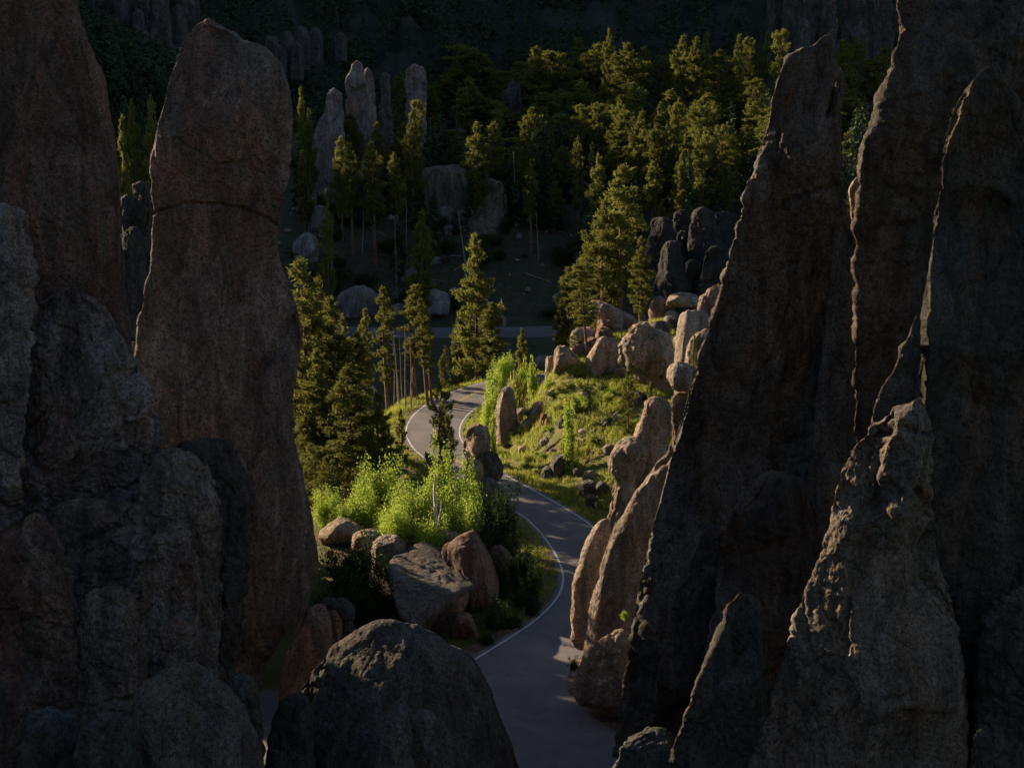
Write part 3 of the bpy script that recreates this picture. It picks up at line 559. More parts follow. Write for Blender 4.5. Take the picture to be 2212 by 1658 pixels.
rock([(1130, 1530, 1548), (1140, 1520, 1560), (1165, 1507, 1572), (1221, 1481, 1580), (1268, 1458, 1585), (1342, 1439, 1590), (1435, 1421, 1590), (1561, 1405, 1590), (1680, 1395, 1600)], 58.5, 'soot', 'dark rib of rock at the foot of the leaning slab, left of its neighbours', faces=(158, 262, 320, 0, 90), dr=.7, amp=.8, **S)
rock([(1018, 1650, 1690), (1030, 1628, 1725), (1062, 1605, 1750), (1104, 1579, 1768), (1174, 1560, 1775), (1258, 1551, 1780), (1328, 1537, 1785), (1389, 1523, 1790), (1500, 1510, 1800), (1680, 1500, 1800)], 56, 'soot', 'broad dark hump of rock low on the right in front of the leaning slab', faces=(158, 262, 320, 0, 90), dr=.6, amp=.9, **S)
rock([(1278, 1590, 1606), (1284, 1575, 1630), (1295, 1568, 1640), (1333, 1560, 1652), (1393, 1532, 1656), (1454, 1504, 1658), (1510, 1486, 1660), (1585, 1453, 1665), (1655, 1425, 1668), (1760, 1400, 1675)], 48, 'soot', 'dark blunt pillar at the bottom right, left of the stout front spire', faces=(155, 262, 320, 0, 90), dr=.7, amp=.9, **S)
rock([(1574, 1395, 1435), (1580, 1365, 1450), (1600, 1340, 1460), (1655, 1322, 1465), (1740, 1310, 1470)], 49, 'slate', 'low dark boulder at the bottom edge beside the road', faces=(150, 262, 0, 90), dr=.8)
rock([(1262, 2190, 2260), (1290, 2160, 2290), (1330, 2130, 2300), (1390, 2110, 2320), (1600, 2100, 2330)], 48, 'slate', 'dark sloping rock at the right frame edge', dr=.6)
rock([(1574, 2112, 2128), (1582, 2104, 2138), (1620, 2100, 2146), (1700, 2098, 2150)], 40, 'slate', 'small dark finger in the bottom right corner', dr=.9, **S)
# sunlit rocks beside the road on the right
rock([(1120, 1303, 1313), (1123, 1295, 1318), (1146, 1276, 1321), (1165, 1266, 1314), (1188, 1257, 1308), (1226, 1246, 1296), (1258, 1236, 1286), (1328, 1233, 1270), (1352, 1232, 1267), (1380, 1234, 1264), (1398, 1242, 1262), (1405, 1250, 1260)], 75, 'tan', 'thin sunlit flake leaning by the road, left of the tall tan slab', faces=(205, 262, 0, 90, 150), dr=.8, amp=.6, ext=False, name='rock_flake', cat='rock')
rock([(958, 1444, 1452), (970, 1438, 1460), (988, 1428, 1470), (1010, 1415, 1480), (1053, 1379, 1490), (1104, 1351, 1500), (1146, 1323, 1500), (1188, 1309, 1500), (1254, 1290, 1500), (1300, 1276, 1490), (1352, 1271, 1480), (1398, 1262, 1470), (1445, 1253, 1450), (1500, 1262, 1450)], 71.5, 'tan', 'tall tan slab lit by the sun against the big leaning spire', faces=(212, 262, 0, 90, 140), dr=.55, amp=.42, crisp=7, bmax=2.6,
     cracks=[([(1450, 980), (1400, 1030), (1376, 1050)], .2, .1)], **S)
rock([(1358, 1330, 1352), (1368, 1305, 1372), (1395, 1280, 1390), (1422, 1262, 1400), (1440, 1248, 1405), (1482, 1242, 1405), (1505, 1238, 1400), (1524, 1252, 1390), (1538, 1290, 1385)], 68.5, 'tan', 'rounded tan boulder at the foot of the tall slab beside the road', faces=(212, 268, 0, 90, 150), dr=.6, amp=.9)
rock([(942, 1362, 1385), (947, 1342, 1398), (957, 1330, 1404), (968, 1322, 1406), (980, 1316, 1404), (1000, 1314, 1398), (1020, 1316, 1388), (1034, 1322, 1378), (1042, 1326, 1374), (1070, 1322, 1372), (1095, 1318, 1372), (1115, 1314, 1378), (1130, 1310, 1395), (1160, 1300, 1420)], 92, 'tan', 'sunlit hoodoo with a rounded head on a narrow neck', dr=.8, amp=.8, plates=.4, name='rock_hoodoo', cat='rock')
rock([(857, 1405, 1428), (861, 1398, 1440), (868, 1394, 1446), (889, 1388, 1451), (910, 1383, 1452), (939, 1368, 1450), (960, 1362, 1446), (1000, 1360, 1440), (1100, 1358, 1440)], 97, 'tan', 'leaning tan pillar rising behind the hoodoo', dr=.8, amp=.7, **S)
rock([(783, 1455, 1480), (788, 1447, 1492), (800, 1442, 1500), (818, 1441, 1503), (835, 1446, 1502), (846, 1452, 1498)], 98, 'tan', 'brown block balanced on the pillar beside the leaning slab spire', dr=.9, amp=.7, ext=False, facet=.3)
rock([(846, 1452, 1500), (880, 1449, 1505), (915, 1450, 1510), (960, 1452, 1515), (1050, 1450, 1520)], 98.5, 'pink', 'narrow pinkish pillar under the balanced brown block', dr=.9, amp=.7, **S)
# boulder crest on the mound
rock([(699, 1380, 1396), (703, 1368, 1412), (713, 1360, 1428), (722, 1352, 1443), (736, 1342, 1453), (754, 1335, 1456), (770, 1334, 1457), (786, 1338, 1450), (801, 1352, 1443), (819, 1366, 1441), (842, 1384, 1444), (854, 1400, 1446)], None, 'tan', 'biggest creased boulder, heart shaped, high on the grassy slope', dr=.8, amp=1.35, plates=.3, ext=True, stretch=.7, cuts=26,
     cracks=[([(1395, 705), (1375, 760), (1400, 775), (1430, 740)], .2, .15), ([(1345, 760), (1360, 800), (1385, 835)], .18, .12), ([(1400, 775), (1395, 810), (1420, 845)], .18, .15)])
rock([(647, 1278, 1288), (655, 1271, 1305), (663, 1271, 1325), (671, 1273, 1348), (678, 1279, 1362), (686, 1290, 1374), (697, 1305, 1384), (708, 1316, 1386), (718, 1330, 1380)], 136, 'tan', 'long overhanging slab jutting left on the boulder crest', dr=.6, amp=.8, ext=False, facet=.5)
rock([(707, 1245, 1275), (714, 1234, 1290), (735, 1229, 1298), (756, 1236, 1300), (775, 1240, 1300)], 133, 'tan', 'brown block under the overhanging slab behind the leaning trunk', dr=.8, amp=.8, facet=.6)
rock([(688, 1298, 1312), (694, 1290, 1324), (708, 1288, 1330), (724, 1286, 1334)], 134.5, 'pink', 'small pink block wedged beneath the overhanging slab', dr=.9, facet=.5)
rock([(725, 1298, 1312), (731, 1290, 1328), (748, 1279, 1337), (775, 1264, 1338), (792, 1268, 1334), (805, 1272, 1334)], None, 'tan', 'sloping tan boulder left of the biggest creased one', dr=.8, amp=.8, facet=.7)
rock([(748, 1205, 1222), (755, 1198, 1238), (770, 1194, 1248), (785, 1193, 1256), (801, 1196, 1262)], None, 'tan', 'fluted boulder with a sunlit left face at the left end of the crest', dr=.9, amp=1.3, plates=.6, facet=.5)
rock([(766, 1166, 1180), (772, 1158, 1188), (785, 1152, 1194), (800, 1150, 1196)], None, 'tan', 'rounded brown boulder at the far left tip of the crest', dr=.9, facet=.5)
rock([(768, 1182, 1195), (775, 1178, 1200), (798, 1176, 1204)], 130, 'tan', 'small block squeezed between two boulders at the left of the crest', dr=.9, facet=.5)
rock([(664, 1485, 1510), (668, 1474, 1525), (681, 1467, 1540), (704, 1461, 1550), (736, 1458, 1555), (780, 1457, 1560), (830, 1457, 1560)], 110, 'tan', 'upright brown block with a domed top against the leaning slab spire', dr=.8, amp=.7, facet=.5)
rock([(709, 1518, 1532), (716, 1504, 1545), (735, 1488, 1550), (760, 1482, 1550), (787, 1478, 1550), (840, 1476, 1550)], 104, 'tan', 'tan boulder with a yellow bush on it beside the leaning slab', dr=.8, amp=.7)
rock([(612, 1548, 1556), (622, 1530, 1562), (640, 1514, 1565), (660, 1506, 1570), (690, 1500, 1570), (730, 1500, 1570)], 126, 'pink', 'pinkish slab sloping up into the edge of the leaning spire', dr=.7)
rock([(632, 1462, 1492), (636, 1445, 1505), (645, 1440, 1512), (655, 1436, 1512), (662, 1436, 1506)], 140, 'tan', 'flat topped slab at the back of the crest', dr=.7, ext=False, facet=.5)
rock([(640, 1415, 1432), (645, 1408, 1445), (655, 1404, 1452), (670, 1400, 1458), (690, 1400, 1460)], 142, 'pink', 'low brown rock behind the small crest pine', dr=.7, facet=.5)
rock([(682, 1438, 1458), (688, 1433, 1468), (705, 1432, 1470), (722, 1436, 1470)], 134, 'grey', 'grey block in the shade between crest pine and domed block', dr=.8, facet=.5)
rock([(685, 1478, 1490), (690, 1470, 1496), (705, 1468, 1498), (725, 1468, 1498)], 132, 'grey', 'shaded grey block behind the domed brown block', dr=.8, facet=.5)
rock([(692, 1415, 1435), (698, 1406, 1445), (712, 1404, 1448), (730, 1404, 1448)], 127, 'grey', 'rough grey rock just behind the biggest creased boulder', dr=.8, amp=1.4, facet=.5)
blob(1282, 775, 30, 26, None, 'tan', 'small boulder at the foot of the leaning trunk side of the crest'); blob(1340, 792, 26, 20, None, 'tan', 'small boulder tucked under the left side of the biggest boulder')
blob(1372, 842, 34, 34, None, 'grey', 'shaded block below the biggest boulder', facet=.5)
blob(1259, 846, 30, 16, None, 'tan', 'flat pale boulder on the grass at the foot of the leaning trunk')
blob(1316, 790, 28, 22, None, 'grey', 'dark rock in the hollow under the sloping boulder')
rk_ = random.Random(12)
for k in range(26):
    if k < 15: x_, y_ = rk_.uniform(1395, 1560), rk_.uniform(655, 770)
    else: x_, y_ = rk_.uniform(1215, 1345), rk_.uniform(705, 800)
    w_ = rk_.uniform(20, 44); Y_ = hit(x_, y_ + w_ * .4, 100)
    if Y_ > 160: Y_ = 141
    blob(x_, y_ - w_ * .3, w_, w_ * rk_.uniform(.6, 1.0), Y_, rk_.choice(['tan', 'pink', 'tan', 'grey']), 'cracked block packed into the boulder pile along the crest', dr=.9, group='cracked blocks packed along the crest')
# rocky face at the bend
rock([(832, 1092, 1104), (838, 1084, 1110), (855, 1076, 1114), (883, 1069, 1118), (910, 1066, 1120), (948, 1068, 1122)], 124, 'tan', 'smooth brown slab face at the inside of the bend beside the bright bush', dr=.8, amp=.6, facet=.4)
for (x_, y_, w_, h_, l_) in [(1145, 850, 34, 22, 'grey rock high on the broken face at the bend'), (1166, 866, 36, 20, 'pale grey rock on the right of the broken face at the bend'), (1158, 884, 30, 20, 'third grey rock down on the broken face at the bend'), (1128, 880, 34, 26, 'brown rock in the middle of the broken face at the bend'), (1105, 905, 44, 34, 'brown rock low on the broken face at the bend'), (1140, 905, 36, 22, 'small brown rock low on the right of the broken face')]:
    blob(x_, y_, w_, h_, None, 'tan', l_, facet=.5, amp=1.2)
# balanced boulder by the road
rock([(914, 1026, 1042), (917, 1019, 1049), (925, 1012, 1054), (938, 1006, 1058), (951, 1002, 1060), (968, 1000, 1060), (978, 1001, 1056), (986, 1003, 1040), (993, 1006, 1020)], 101, 'tan', 'egg shaped boulder balanced on two others above the road', dr=.9, amp=.7, ext=False, cracks=[([(1003, 950), (1025, 925), (1042, 916)], .15, .08), ([(1004, 970), (1018, 945), (1035, 928)], .12, .08)])
rock([(975, 1045, 1062), (980, 1032, 1074), (992, 1026, 1083), (1010, 1024, 1087), (1028, 1028, 1086), (1042, 1036, 1078)], 100.5, 'grey', 'rounded boulder under the right side of the balanced egg', dr=.9, ext=False, amp=.8)
rock([(990, 1012, 1030), (995, 1002, 1040), (1008, 998, 1045), (1026, 1000, 1046), (1038, 1008, 1040)], 98.5, 'tan', 'smaller boulder under the left side of the balanced egg', dr=.9, ext=False, amp=.8)
rock([(1030, 1020, 1060), (1045, 1006, 1078), (1075, 1000, 1084), (1110, 1000, 1088)], 99.5, 'grey', 'dark blocky rock carrying the boulders of the balanced egg', dr=.9, facet=.5)
# rocks at the lower right of the slope
blob(1212, 978, 52, 46, None, 'grey', 'large grey boulder near the road on the lower slope', facet=.4); blob(1188, 1004, 40, 30, None, 'grey', 'grey boulder leaning on the large one near the road')
blob(1246, 1010, 18, 18, None, 'grey', 'small round rock right of the large roadside boulder'); blob(1275, 1015, 36, 24, None, 'tan', 'flat brown rock below the hoodoo near the road', facet=.6)
blob(1272, 1034, 46, 36, None, 'grey', 'tilted grey slab above the yellow marker post', facet=.8); blob(1278, 1068, 30, 30, None, 'grey', 'small dark boulder behind the yellow marker post')
blob(1300, 1040, 34, 30, None, 'grey', 'dark rock at the hoodoo foot near the road')
blob(1130, 962, 22, 14, None, 'tan', 'small rock in the grass right of the balanced egg'); blob(1093, 1000, 20, 12, None, 'tan', 'tiny rock at the road edge beside the balanced boulders')
blob(1178, 945, 26, 14, None, 'tan', 'low tan rock on bare soil above the large roadside boulder'); blob(1315, 958, 26, 18, None, 'pale', 'pale grey rock in the grass left of the hoodoo head')
blob(1195, 968, 18, 12, None, 'tan', 'small reddish rock on bare soil right of the bend')
blob(1218, 900, 26, 20, None, 'grey', 'grey rock beside the bright green sapling'); blob(1262, 925, 30, 12, None, 'tan', 'flat rock half hidden in grass right of the sapling')
# rocks left of the lower bend
rock([(1301, 685, 697), (1306, 672, 704), (1315, 661, 709), (1339, 643, 716), (1379, 627, 722), (1431, 611, 722), (1479, 600, 700), (1495, 612, 680)], 68, 'pink', 'pinkish boulder leaning at the foot of the blunt brown spire', dr=.8, amp=.7, ext=True, facet=.5)
rock([(1314, 712, 722), (1322, 706, 732), (1340, 704, 740), (1365, 708, 738)], 70, 'pink', 'small pink rock right of the leaning pinkish boulder', dr=.8, facet=.5)
rock([(1288, 700, 730), (1294, 690, 752), (1310, 690, 765), (1340, 695, 765)], 74, 'slate', 'dark rock in deep shade under the dark tree', dr=.8)
up = lambda px, py, Y, dz=0, dy=0: at(px, py, Y) + [0, dy, dz]
hull_rock([up(916, 1164, 87), up(948, 1179, 87), up(984, 1199, 86), up(1010, 1234, 83.5), up(1026, 1267, 81.5), up(983, 1280, 79.5), up(925, 1335, 77.5), up(898, 1358, 76.5), up(862, 1330, 77), up(842, 1267, 79.5), up(838, 1223, 82), up(846, 1199, 84.5),
           up(1010, 1262, 84, -1.0), up(980, 1285, 83, -1.4), up(930, 1345, 80, -.9), up(880, 1330, 82, -2.5), up(850, 1260, 84, -3), up(930, 1200, 88, -3), up(1000, 1240, 87, -2)], 'grey', 'big grey topped slab overhanging beside the lower bend', amp=.35, soft=60, plates=.15)
rock([(1278, 968, 1014), (1292, 950, 1016), (1310, 934, 1006), (1335, 915, 990), (1358, 904, 982), (1372, 908, 965), (1400, 912, 960)], 80.5, 'pink', 'rust coloured rock under the big grey topped slab', dr=.8, amp=.8, facet=.5)
rock([(1147, 1010, 1022), (1152, 998, 1030), (1161, 980, 1036), (1176, 955, 1046), (1193, 950, 1060), (1223, 960, 1068), (1258, 985, 1077), (1281, 1000, 1077), (1300, 1010, 1070), (1320, 1022, 1056), (1334, 1032, 1044)], 84, 'pink', 'pink boulder behind the big grey slab beside the bend', dr=.9, amp=.7, ext=False, facet=.4)
rock([(1175, 1066, 1080), (1182, 1055, 1094), (1205, 1050, 1110), (1230, 1052, 1122), (1255, 1056, 1123), (1281, 1060, 1114)], 88, 'pink', 'pink block nearest the road in the lower bend', dr=.8, amp=.9, facet=.5)
rock([(1320, 1000, 1012), (1328, 985, 1020), (1345, 975, 1028), (1365, 972, 1034), (1384, 972, 1036)], 79, 'pink', 'small orange brown rock at the roadside below the pink boulder', dr=.8, amp=1.2, facet=.5)
rock([(1125, 725, 748), (1129, 712, 762), (1137, 700, 780), (1146, 690, 794), (1158, 688, 800), (1190, 686, 800)], 90, 'tan', 'flat tan rock at the left end of the ledge below the bright bushes', dr=.9, amp=.8, facet=.5)
rock([(1144, 780, 800), (1150, 765, 822), (1165, 757, 830), (1190, 755, 830)], 88, 'tan', 'second tan rock along the ledge below the bright bushes', dr=.9, amp=.9, facet=.5)
rock([(1158, 825, 860), (1166, 806, 872), (1185, 800, 880), (1210, 800, 878)], 86, 'tan', 'broken reddish ledge rock left of the big grey slab', dr=.9, amp=1.3, plates=.6, facet=.5)
rock([(1136, 865, 885), (1142, 853, 900), (1160, 850, 905)], 90, 'tan', 'small ledge rock under the middle of the bright bushes', dr=.9, facet=.5)
rock([(1144, 945, 975), (1150, 932, 992), (1170, 930, 1000)], 89, 'tan', 'ledge rock behind the pink boulder and the bushes', dr=.9); blob(840, 1130, 28, 26, 91, 'tan', 'small rock between two ledge rocks under the left bushes', facet=.5)
blob(1085, 1165, 44, 26, None, 'tan', 'low rock on the verge behind the pink block')

# ------------------------------------------------------------------ rocks across the ravine and on the wooded slope
rock([(189, 716, 724), (193, 711, 732), (205, 706, 738), (217, 704, 740), (246, 698, 742), (261, 690, 743), (295, 676, 745), (336, 672, 746), (400, 673, 745), (430, 675, 745), (470, 672, 750)], 246, 'ash', 'left and lower of the twin grey spires on the wooded slope', dr=.8, amp=.8, **S, cracks=[([(690, 275), (720, 262), (740, 232)], .5, .25)])
rock([(131, 766, 776), (136, 760, 781), (146, 757, 785), (168, 750, 788), (185, 746, 797), (202, 745, 800), (230, 747, 803), (299, 749, 800), (336, 750, 792), (450, 748, 795)], 250, 'ash', 'right and taller of the twin grey spires on the wooded slope', dr=.8, amp=.8, **S, cracks=[([(745, 210), (770, 198), (790, 185)], .5, .25)])
rock([(146, 790, 798), (155, 786, 804), (175, 784, 808), (230, 784, 812), (300, 782, 815)], 254, 'ash', 'blunt spire close behind the right twin', dr=.8, **S)
rock([(156, 828, 836), (160, 823, 841), (170, 821, 843), (190, 822, 843), (230, 820, 846), (280, 818, 850)], 262, 'far', 'small thumb shaped rock between the twin spires and the pines', dr=.8, **S)
rock([(138, 888, 905), (143, 880, 914), (155, 876, 920), (180, 875, 923), (210, 876, 922), (260, 878, 920)], 290, 'ash', 'pale rounded spire head above the dark pines', dr=.8, **S)
rock([(174, 1105, 1115), (180, 1098, 1122), (190, 1097, 1124), (198, 1085, 1124), (215, 1082, 1128), (245, 1084, 1130), (280, 1090, 1120)], 312, 'far', 'dark knobbly rock among the ridge pines', dr=.8, amp=1.2, **S)
rock([(355, 940, 985), (362, 915, 1000), (375, 905, 1010), (395, 898, 1014), (425, 896, 1015), (440, 896, 1015)], 236, 'drab', 'blocky dark outcrop in the middle of the wooded slope', dr=.6, plates=1, facet=.5)
rock([(385, 1040, 1065), (390, 1028, 1080), (405, 1018, 1090), (430, 1013, 1096), (460, 1012, 1098)], 230, 'drab', 'rounded dark outcrop right of the blocky one on the slope', dr=.7)
PB = [(963, 444, 40, 32, 'pale boulder left of its twin on the slope under the outcrops'), (1006, 448, 34, 24, 'pale boulder right of its twin on the slope under the outcrops'), (643, 444, 34, 32, 'pale boulder just right of the blunt brown spire'), (690, 444, 50, 66, 'tall pale boulder behind the small lone pine'), (662, 502, 58, 62, 'largest round pale boulder beside the blunt brown spire'), (756, 460, 28, 24, 'small pale rock under the twin spires'),
      (882, 570, 36, 34, 'pale pointed rock alone in the shaded meadow'), (1282, 457, 48, 44, 'pale boulder behind the crest pines on the slope'), (1192, 485, 20, 12, 'tiny pale rock on the slope left of the tall crest pine'), (1160, 478, 16, 8, 'tiny pale stone in the shaded grass'), (776, 615, 96, 70, 'wide pale boulder beyond the ravine, left of centre'), (866, 652, 36, 28, 'low rock between the two wide pale boulders'),
      (938, 625, 68, 60, 'cracked wide boulder beyond the ravine by the far road'), (1086, 680, 20, 24, 'small rock right of the tall sunlit pine by the far road'), (1205, 632, 28, 26, 'pale rock left of the crest pines above the far road'), (880, 555, 14, 8, 'tiny white stone above the pointed pale rock'), (730, 616, 20, 16, 'small pale rock at the left of the wide boulder')]
for x_, y_, w_, h_, l_ in PB: blob(x_, y_, w_, h_, None, 'pale', l_, amp=1.1, dr=.8, facet=.4)
rgb_ = random.Random(77)
for k in range(46):
    x_, y_ = rgb_.uniform(630, 1420), rgb_.uniform(440, 690); w_ = rgb_.uniform(10, 30) * (1.3 if k % 5 == 0 else 1)
    blob(x_, y_ - w_ * .7, w_, w_ * rgb_.uniform(.5, .85), None, rgb_.choice(['pale', 'far', 'pale']), 'broken grey stone lying on the shaded slope across the ravine', dr=.9, group='broken stones on the shaded slope', res=None)
# cliffs right, behind the leaning slab
for k, (x_, t_, w_, l_) in enumerate([(1430, 470, 60, 'leftmost column of the shaded cliff behind the leaning slab'), (1478, 452, 56, 'second column of the shaded cliff behind the leaning slab'), (1520, 446, 60, 'third column of the shaded cliff behind the leaning slab'), (1570, 450, 70, 'column of the shaded cliff touching the leaning slab'), (1450, 520, 50, 'low front buttress of the shaded cliff'), (1500, 560, 46, 'small block at the foot of the shaded cliff'), (1545, 530, 54, 'right front buttress of the shaded cliff')]):
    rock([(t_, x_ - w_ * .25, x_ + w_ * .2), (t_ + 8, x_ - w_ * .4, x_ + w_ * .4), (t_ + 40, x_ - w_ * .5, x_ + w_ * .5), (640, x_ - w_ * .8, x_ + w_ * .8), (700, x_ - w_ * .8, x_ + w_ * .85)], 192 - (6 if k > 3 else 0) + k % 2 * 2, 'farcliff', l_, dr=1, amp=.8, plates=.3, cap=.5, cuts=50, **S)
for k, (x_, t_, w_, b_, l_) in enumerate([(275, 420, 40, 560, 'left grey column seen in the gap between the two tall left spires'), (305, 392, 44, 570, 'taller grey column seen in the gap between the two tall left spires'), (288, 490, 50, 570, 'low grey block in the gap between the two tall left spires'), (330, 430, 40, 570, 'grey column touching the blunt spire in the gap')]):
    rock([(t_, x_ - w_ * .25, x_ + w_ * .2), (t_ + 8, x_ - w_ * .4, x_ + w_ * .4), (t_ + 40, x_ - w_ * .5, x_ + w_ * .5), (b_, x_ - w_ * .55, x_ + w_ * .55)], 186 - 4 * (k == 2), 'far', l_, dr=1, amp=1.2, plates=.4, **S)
for x_, y_, w_, l_ in [(283, 638, 18, 'pale stone low in the gap between the left spires'), (288, 656, 16, 'second pale stone low in the gap, just below the first')]: blob(x_, y_ - 6, w_, 14, None, 'pale', l_)
ORD = ['leftmost', 'second', 'third', 'fourth', 'fifth', 'sixth', 'seventh', 'eighth', 'ninth', 'tenth', 'rightmost']
def rank(L, k):
    r = sorted(range(len(L)), key=lambda i: L[i][0]).index(k); return 'rightmost' if r == len(L) - 1 else 'leftmost' if r == 0 else ORD[r] + ' from left'
FC = [(200, -60, 60, 240, 430), (250, -30, 70, 250, 425), (300, 20, 50, 260, 415), (345, -20, 60, 250, 420), (385, 10, 50, 230, 425), (275, 60, 46, 270, 408), (330, 150, 40, 275, 404), (225, 60, 50, 250, 412), (310, -50, 60, 240, 435), (365, 90, 46, 250, 410), (405, -60, 60, 120, 440)]
for k, (x_, t_, w_, b_, Y_) in enumerate(FC):
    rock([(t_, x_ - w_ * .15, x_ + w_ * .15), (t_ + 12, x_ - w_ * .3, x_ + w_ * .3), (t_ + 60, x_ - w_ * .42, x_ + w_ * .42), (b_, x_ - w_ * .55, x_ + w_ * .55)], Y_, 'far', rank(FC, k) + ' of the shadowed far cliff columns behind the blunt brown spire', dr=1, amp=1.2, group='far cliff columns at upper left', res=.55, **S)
OC = [(585, 75, 40, 130, 470), (620, 66, 36, 135, 474), (650, 55, 44, 130, 478), (680, 58, 36, 120, 480), (600, 95, 40, 160, 462), (735, 70, 30, 110, 480), (640, 90, 34, 150, 466)]
for k, (x_, t_, w_, b_, Y_) in enumerate(OC):
    blob(x_, t_, w_, b_ - t_, Y_, 'far', rank(OC, k) + ' of the dim far outcrops right of the blunt spire', plates=.5, group='dim far outcrops', res=.6)
RC = [(1675, -40, 50, 110, 440), (1712, -60, 56, 120, 436), (1752, -50, 56, 120, 436), (1790, -20, 44, 110, 432), (1735, 40, 40, 120, 428), (1850, -60, 60, 60, 450), (1900, -70, 60, 60, 450)]
for k, (x_, t_, w_, b_, Y_) in enumerate(RC):
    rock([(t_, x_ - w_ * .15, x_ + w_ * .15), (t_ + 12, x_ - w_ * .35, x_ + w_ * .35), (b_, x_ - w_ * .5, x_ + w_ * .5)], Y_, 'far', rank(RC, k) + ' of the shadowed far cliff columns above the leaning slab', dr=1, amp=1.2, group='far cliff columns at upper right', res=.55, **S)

# ------------------------------------------------------------------ trees
def tube(path, rad, ns=7):
    path = np.array(path, float); n = len(path); t = np.gradient(path, axis=0); t /= np.linalg.norm(t, axis=1)[:, None] + 1e-9
    ref = np.where(np.abs(t[:, 2:3]) > .9, [[1., 0, 0]], [[0, 0, 1.]]); u = np.cross(t, ref); u /= np.linalg.norm(u, axis=1)[:, None]; v = np.cross(t, u)
    th = np.linspace(0, 2 * math.pi, ns, endpoint=False); r = np.array(rad)[:, None, None]
    V = path[:, None] + r * (np.cos(th)[None, :, None] * u[:, None] + np.sin(th)[None, :, None] * v[:, None])
    i, j = np.meshgrid(np.arange(n - 1), np.arange(ns), indexing='ij'); i = i.ravel(); j = j.ravel(); k = (j + 1) % ns
    return V.reshape(-1, 3), np.stack([i * ns + j, i * ns + k, (i + 1) * ns + k, (i + 1) * ns + j], 1)
def join(parts):
    V = []; F = []; n = 0
    for v, f in parts: V.append(v); F.append(np.asarray(f) + n); n += len(v)
    return np.vstack(V), np.vstack(F)
def tufts(C, D, size, n, rng, wid=0.16):
    """n needle blades (triangles) round each tuft centre C pointing about D."""
    k = len(C); d = D[:, None] * 0.7 + rng.normal(size=(k, n, 3)) * 0.75; d /= np.linalg.norm(d, axis=2)[..., None]
    s = size * rng.uniform(.6, 1.25, (k, n, 1)); side = np.cross(d, rng.normal(size=(k, n, 3))); side /= np.linalg.norm(side, axis=2)[..., None] + 1e-9
    c = C[:, None] + rng.normal(size=(k, n, 3)) * size * 0.3
    a = c - d * s * .35 + side * s * wid; b = c - d * s * .35 - side * s * wid; e = c + d * s * .65
    V = np.stack([a, b, e], 2).reshape(-1, 3); return V, np.arange(len(V)).reshape(-1, 3)
def make_pine(h, base, rad, dens, seed, tip=0.5, tsize=.42, lean=0.0, holes=.12, bare=True, nb=9):
    rng = np.random.RandomState(seed); r = random.Random(seed)
    tz = np.linspace(0, h, 14); wob = np.cumsum(rng.normal(size=(14, 2)) * .06, 0); tp = np.c_[wob[:, 0] + lean * tz, wob[:, 1], tz]
    r0 = 0.014 * h + .02; parts = [tube(tp, r0 * (1 - tz / h) ** .8 + .025, 8)]
    tx = lambda z: np.array([np.interp(z, tz, tp[:, 0]), np.interp(z, tz, tp[:, 1]), z])
    C = []; D = []; lev = int((h * (1 - base)) / 0.42)
    for li in range(lev):
        f = li / max(lev - 1, 1); z = h * (base + (1 - base) * f)
        prof = min(1, (1 - f) / (1 - tip)) ** .75 * (0.55 + 0.45 * min(1, f / .18)); 
        for q in range(r.randint(2, 4) if nb > 6 else r.randint(1, 3)):
            if r.random() < holes: continue
            az = r.uniform(0, 2 * math.pi); L = rad * prof * r.uniform(.45, 1.15) + .15; up = r.uniform(-.15, .35) + .35 * f
            st = tx(min(z + r.uniform(-.2, .2), h)); dr_ = np.array([math.cos(az), math.sin(az), up]); dr_ /= np.linalg.norm(dr_)
            pts = [st + dr_ * L * s_ + np.array([0, 0, -.10 * L * s_ * s_ + .10 * L * s_ ** 3]) for s_ in (0, .35, .7, 1)]
            parts.append(tube(pts, [.05 * (1 - f) + .02, .03 * (1 - f) + .015, .015, .006], 4))
            m_ = max(2, int(dens * L * 2.6))
            s_ = np.sqrt(rng.uniform(.12, 1.0, m_)); c = st + dr_ * L * s_[:, None]; c[:, 2] += rng.normal(size=m_) * .12 + .05
            side = np.cross(dr_, [0, 0, 1]); c += side * (rng.normal(size=m_) * .20 * L * (.4 + s_ * .6))[:, None]
            C.append(c); D.append(np.repeat((dr_ + [0, 0, .5])[None], m_, 0))
    C.append(tx(h)[None] + rng.normal(size=(8, 3)) * [.12, .12, .25] - [0, 0, .2]); D.append(np.repeat([[0, 0, 1.]], 8, 0))
    if bare:
        for q in range(10):                                        # dead stubs on the bare trunk
            z = r.uniform(.1, base) * h; az = r.uniform(0, 6.28); L = r.uniform(.3, 1.2); st = tx(z); parts.append(tube([st, st + L * np.array([math.cos(az), math.sin(az), -.1])], [.025, .006], 4))
    V, F = join(parts); T = tufts(np.vstack(C), np.vstack(D), tsize, nb, rng)
    return (V, F), T
PINES = {}
def pine_mesh(key, *a, **k):
    (V, F), (TV, TF) = make_pine(*a, **k); h = a[0]
    ot = mk('trunk', V, F, M['bark']); oc = mk('crown', TV, TF, M['needle'], smooth=False)
    PINES[key] = (h, a[2], ot.data, oc.data); bpy.data.objects.remove(ot); bpy.data.objects.remove(oc)
pine_mesh('full', 18, .12, 2.7, 3.4, 11, tip=.35, tsize=.46)
pine_mesh('full2', 18, .18, 2.6, 3.2, 12, tip=.5, tsize=.46)
pine_mesh('full3', 18, .22, 2.4, 3.2, 13, tip=.45, tsize=.44, holes=.2)
pine_mesh('tall', 18, .45, 2.0, 3.6, 14, tip=.6, tsize=.44)
pine_mesh('tall2', 18, .38, 2.1, 3.2, 15, tip=.65, tsize=.44, holes=.2)
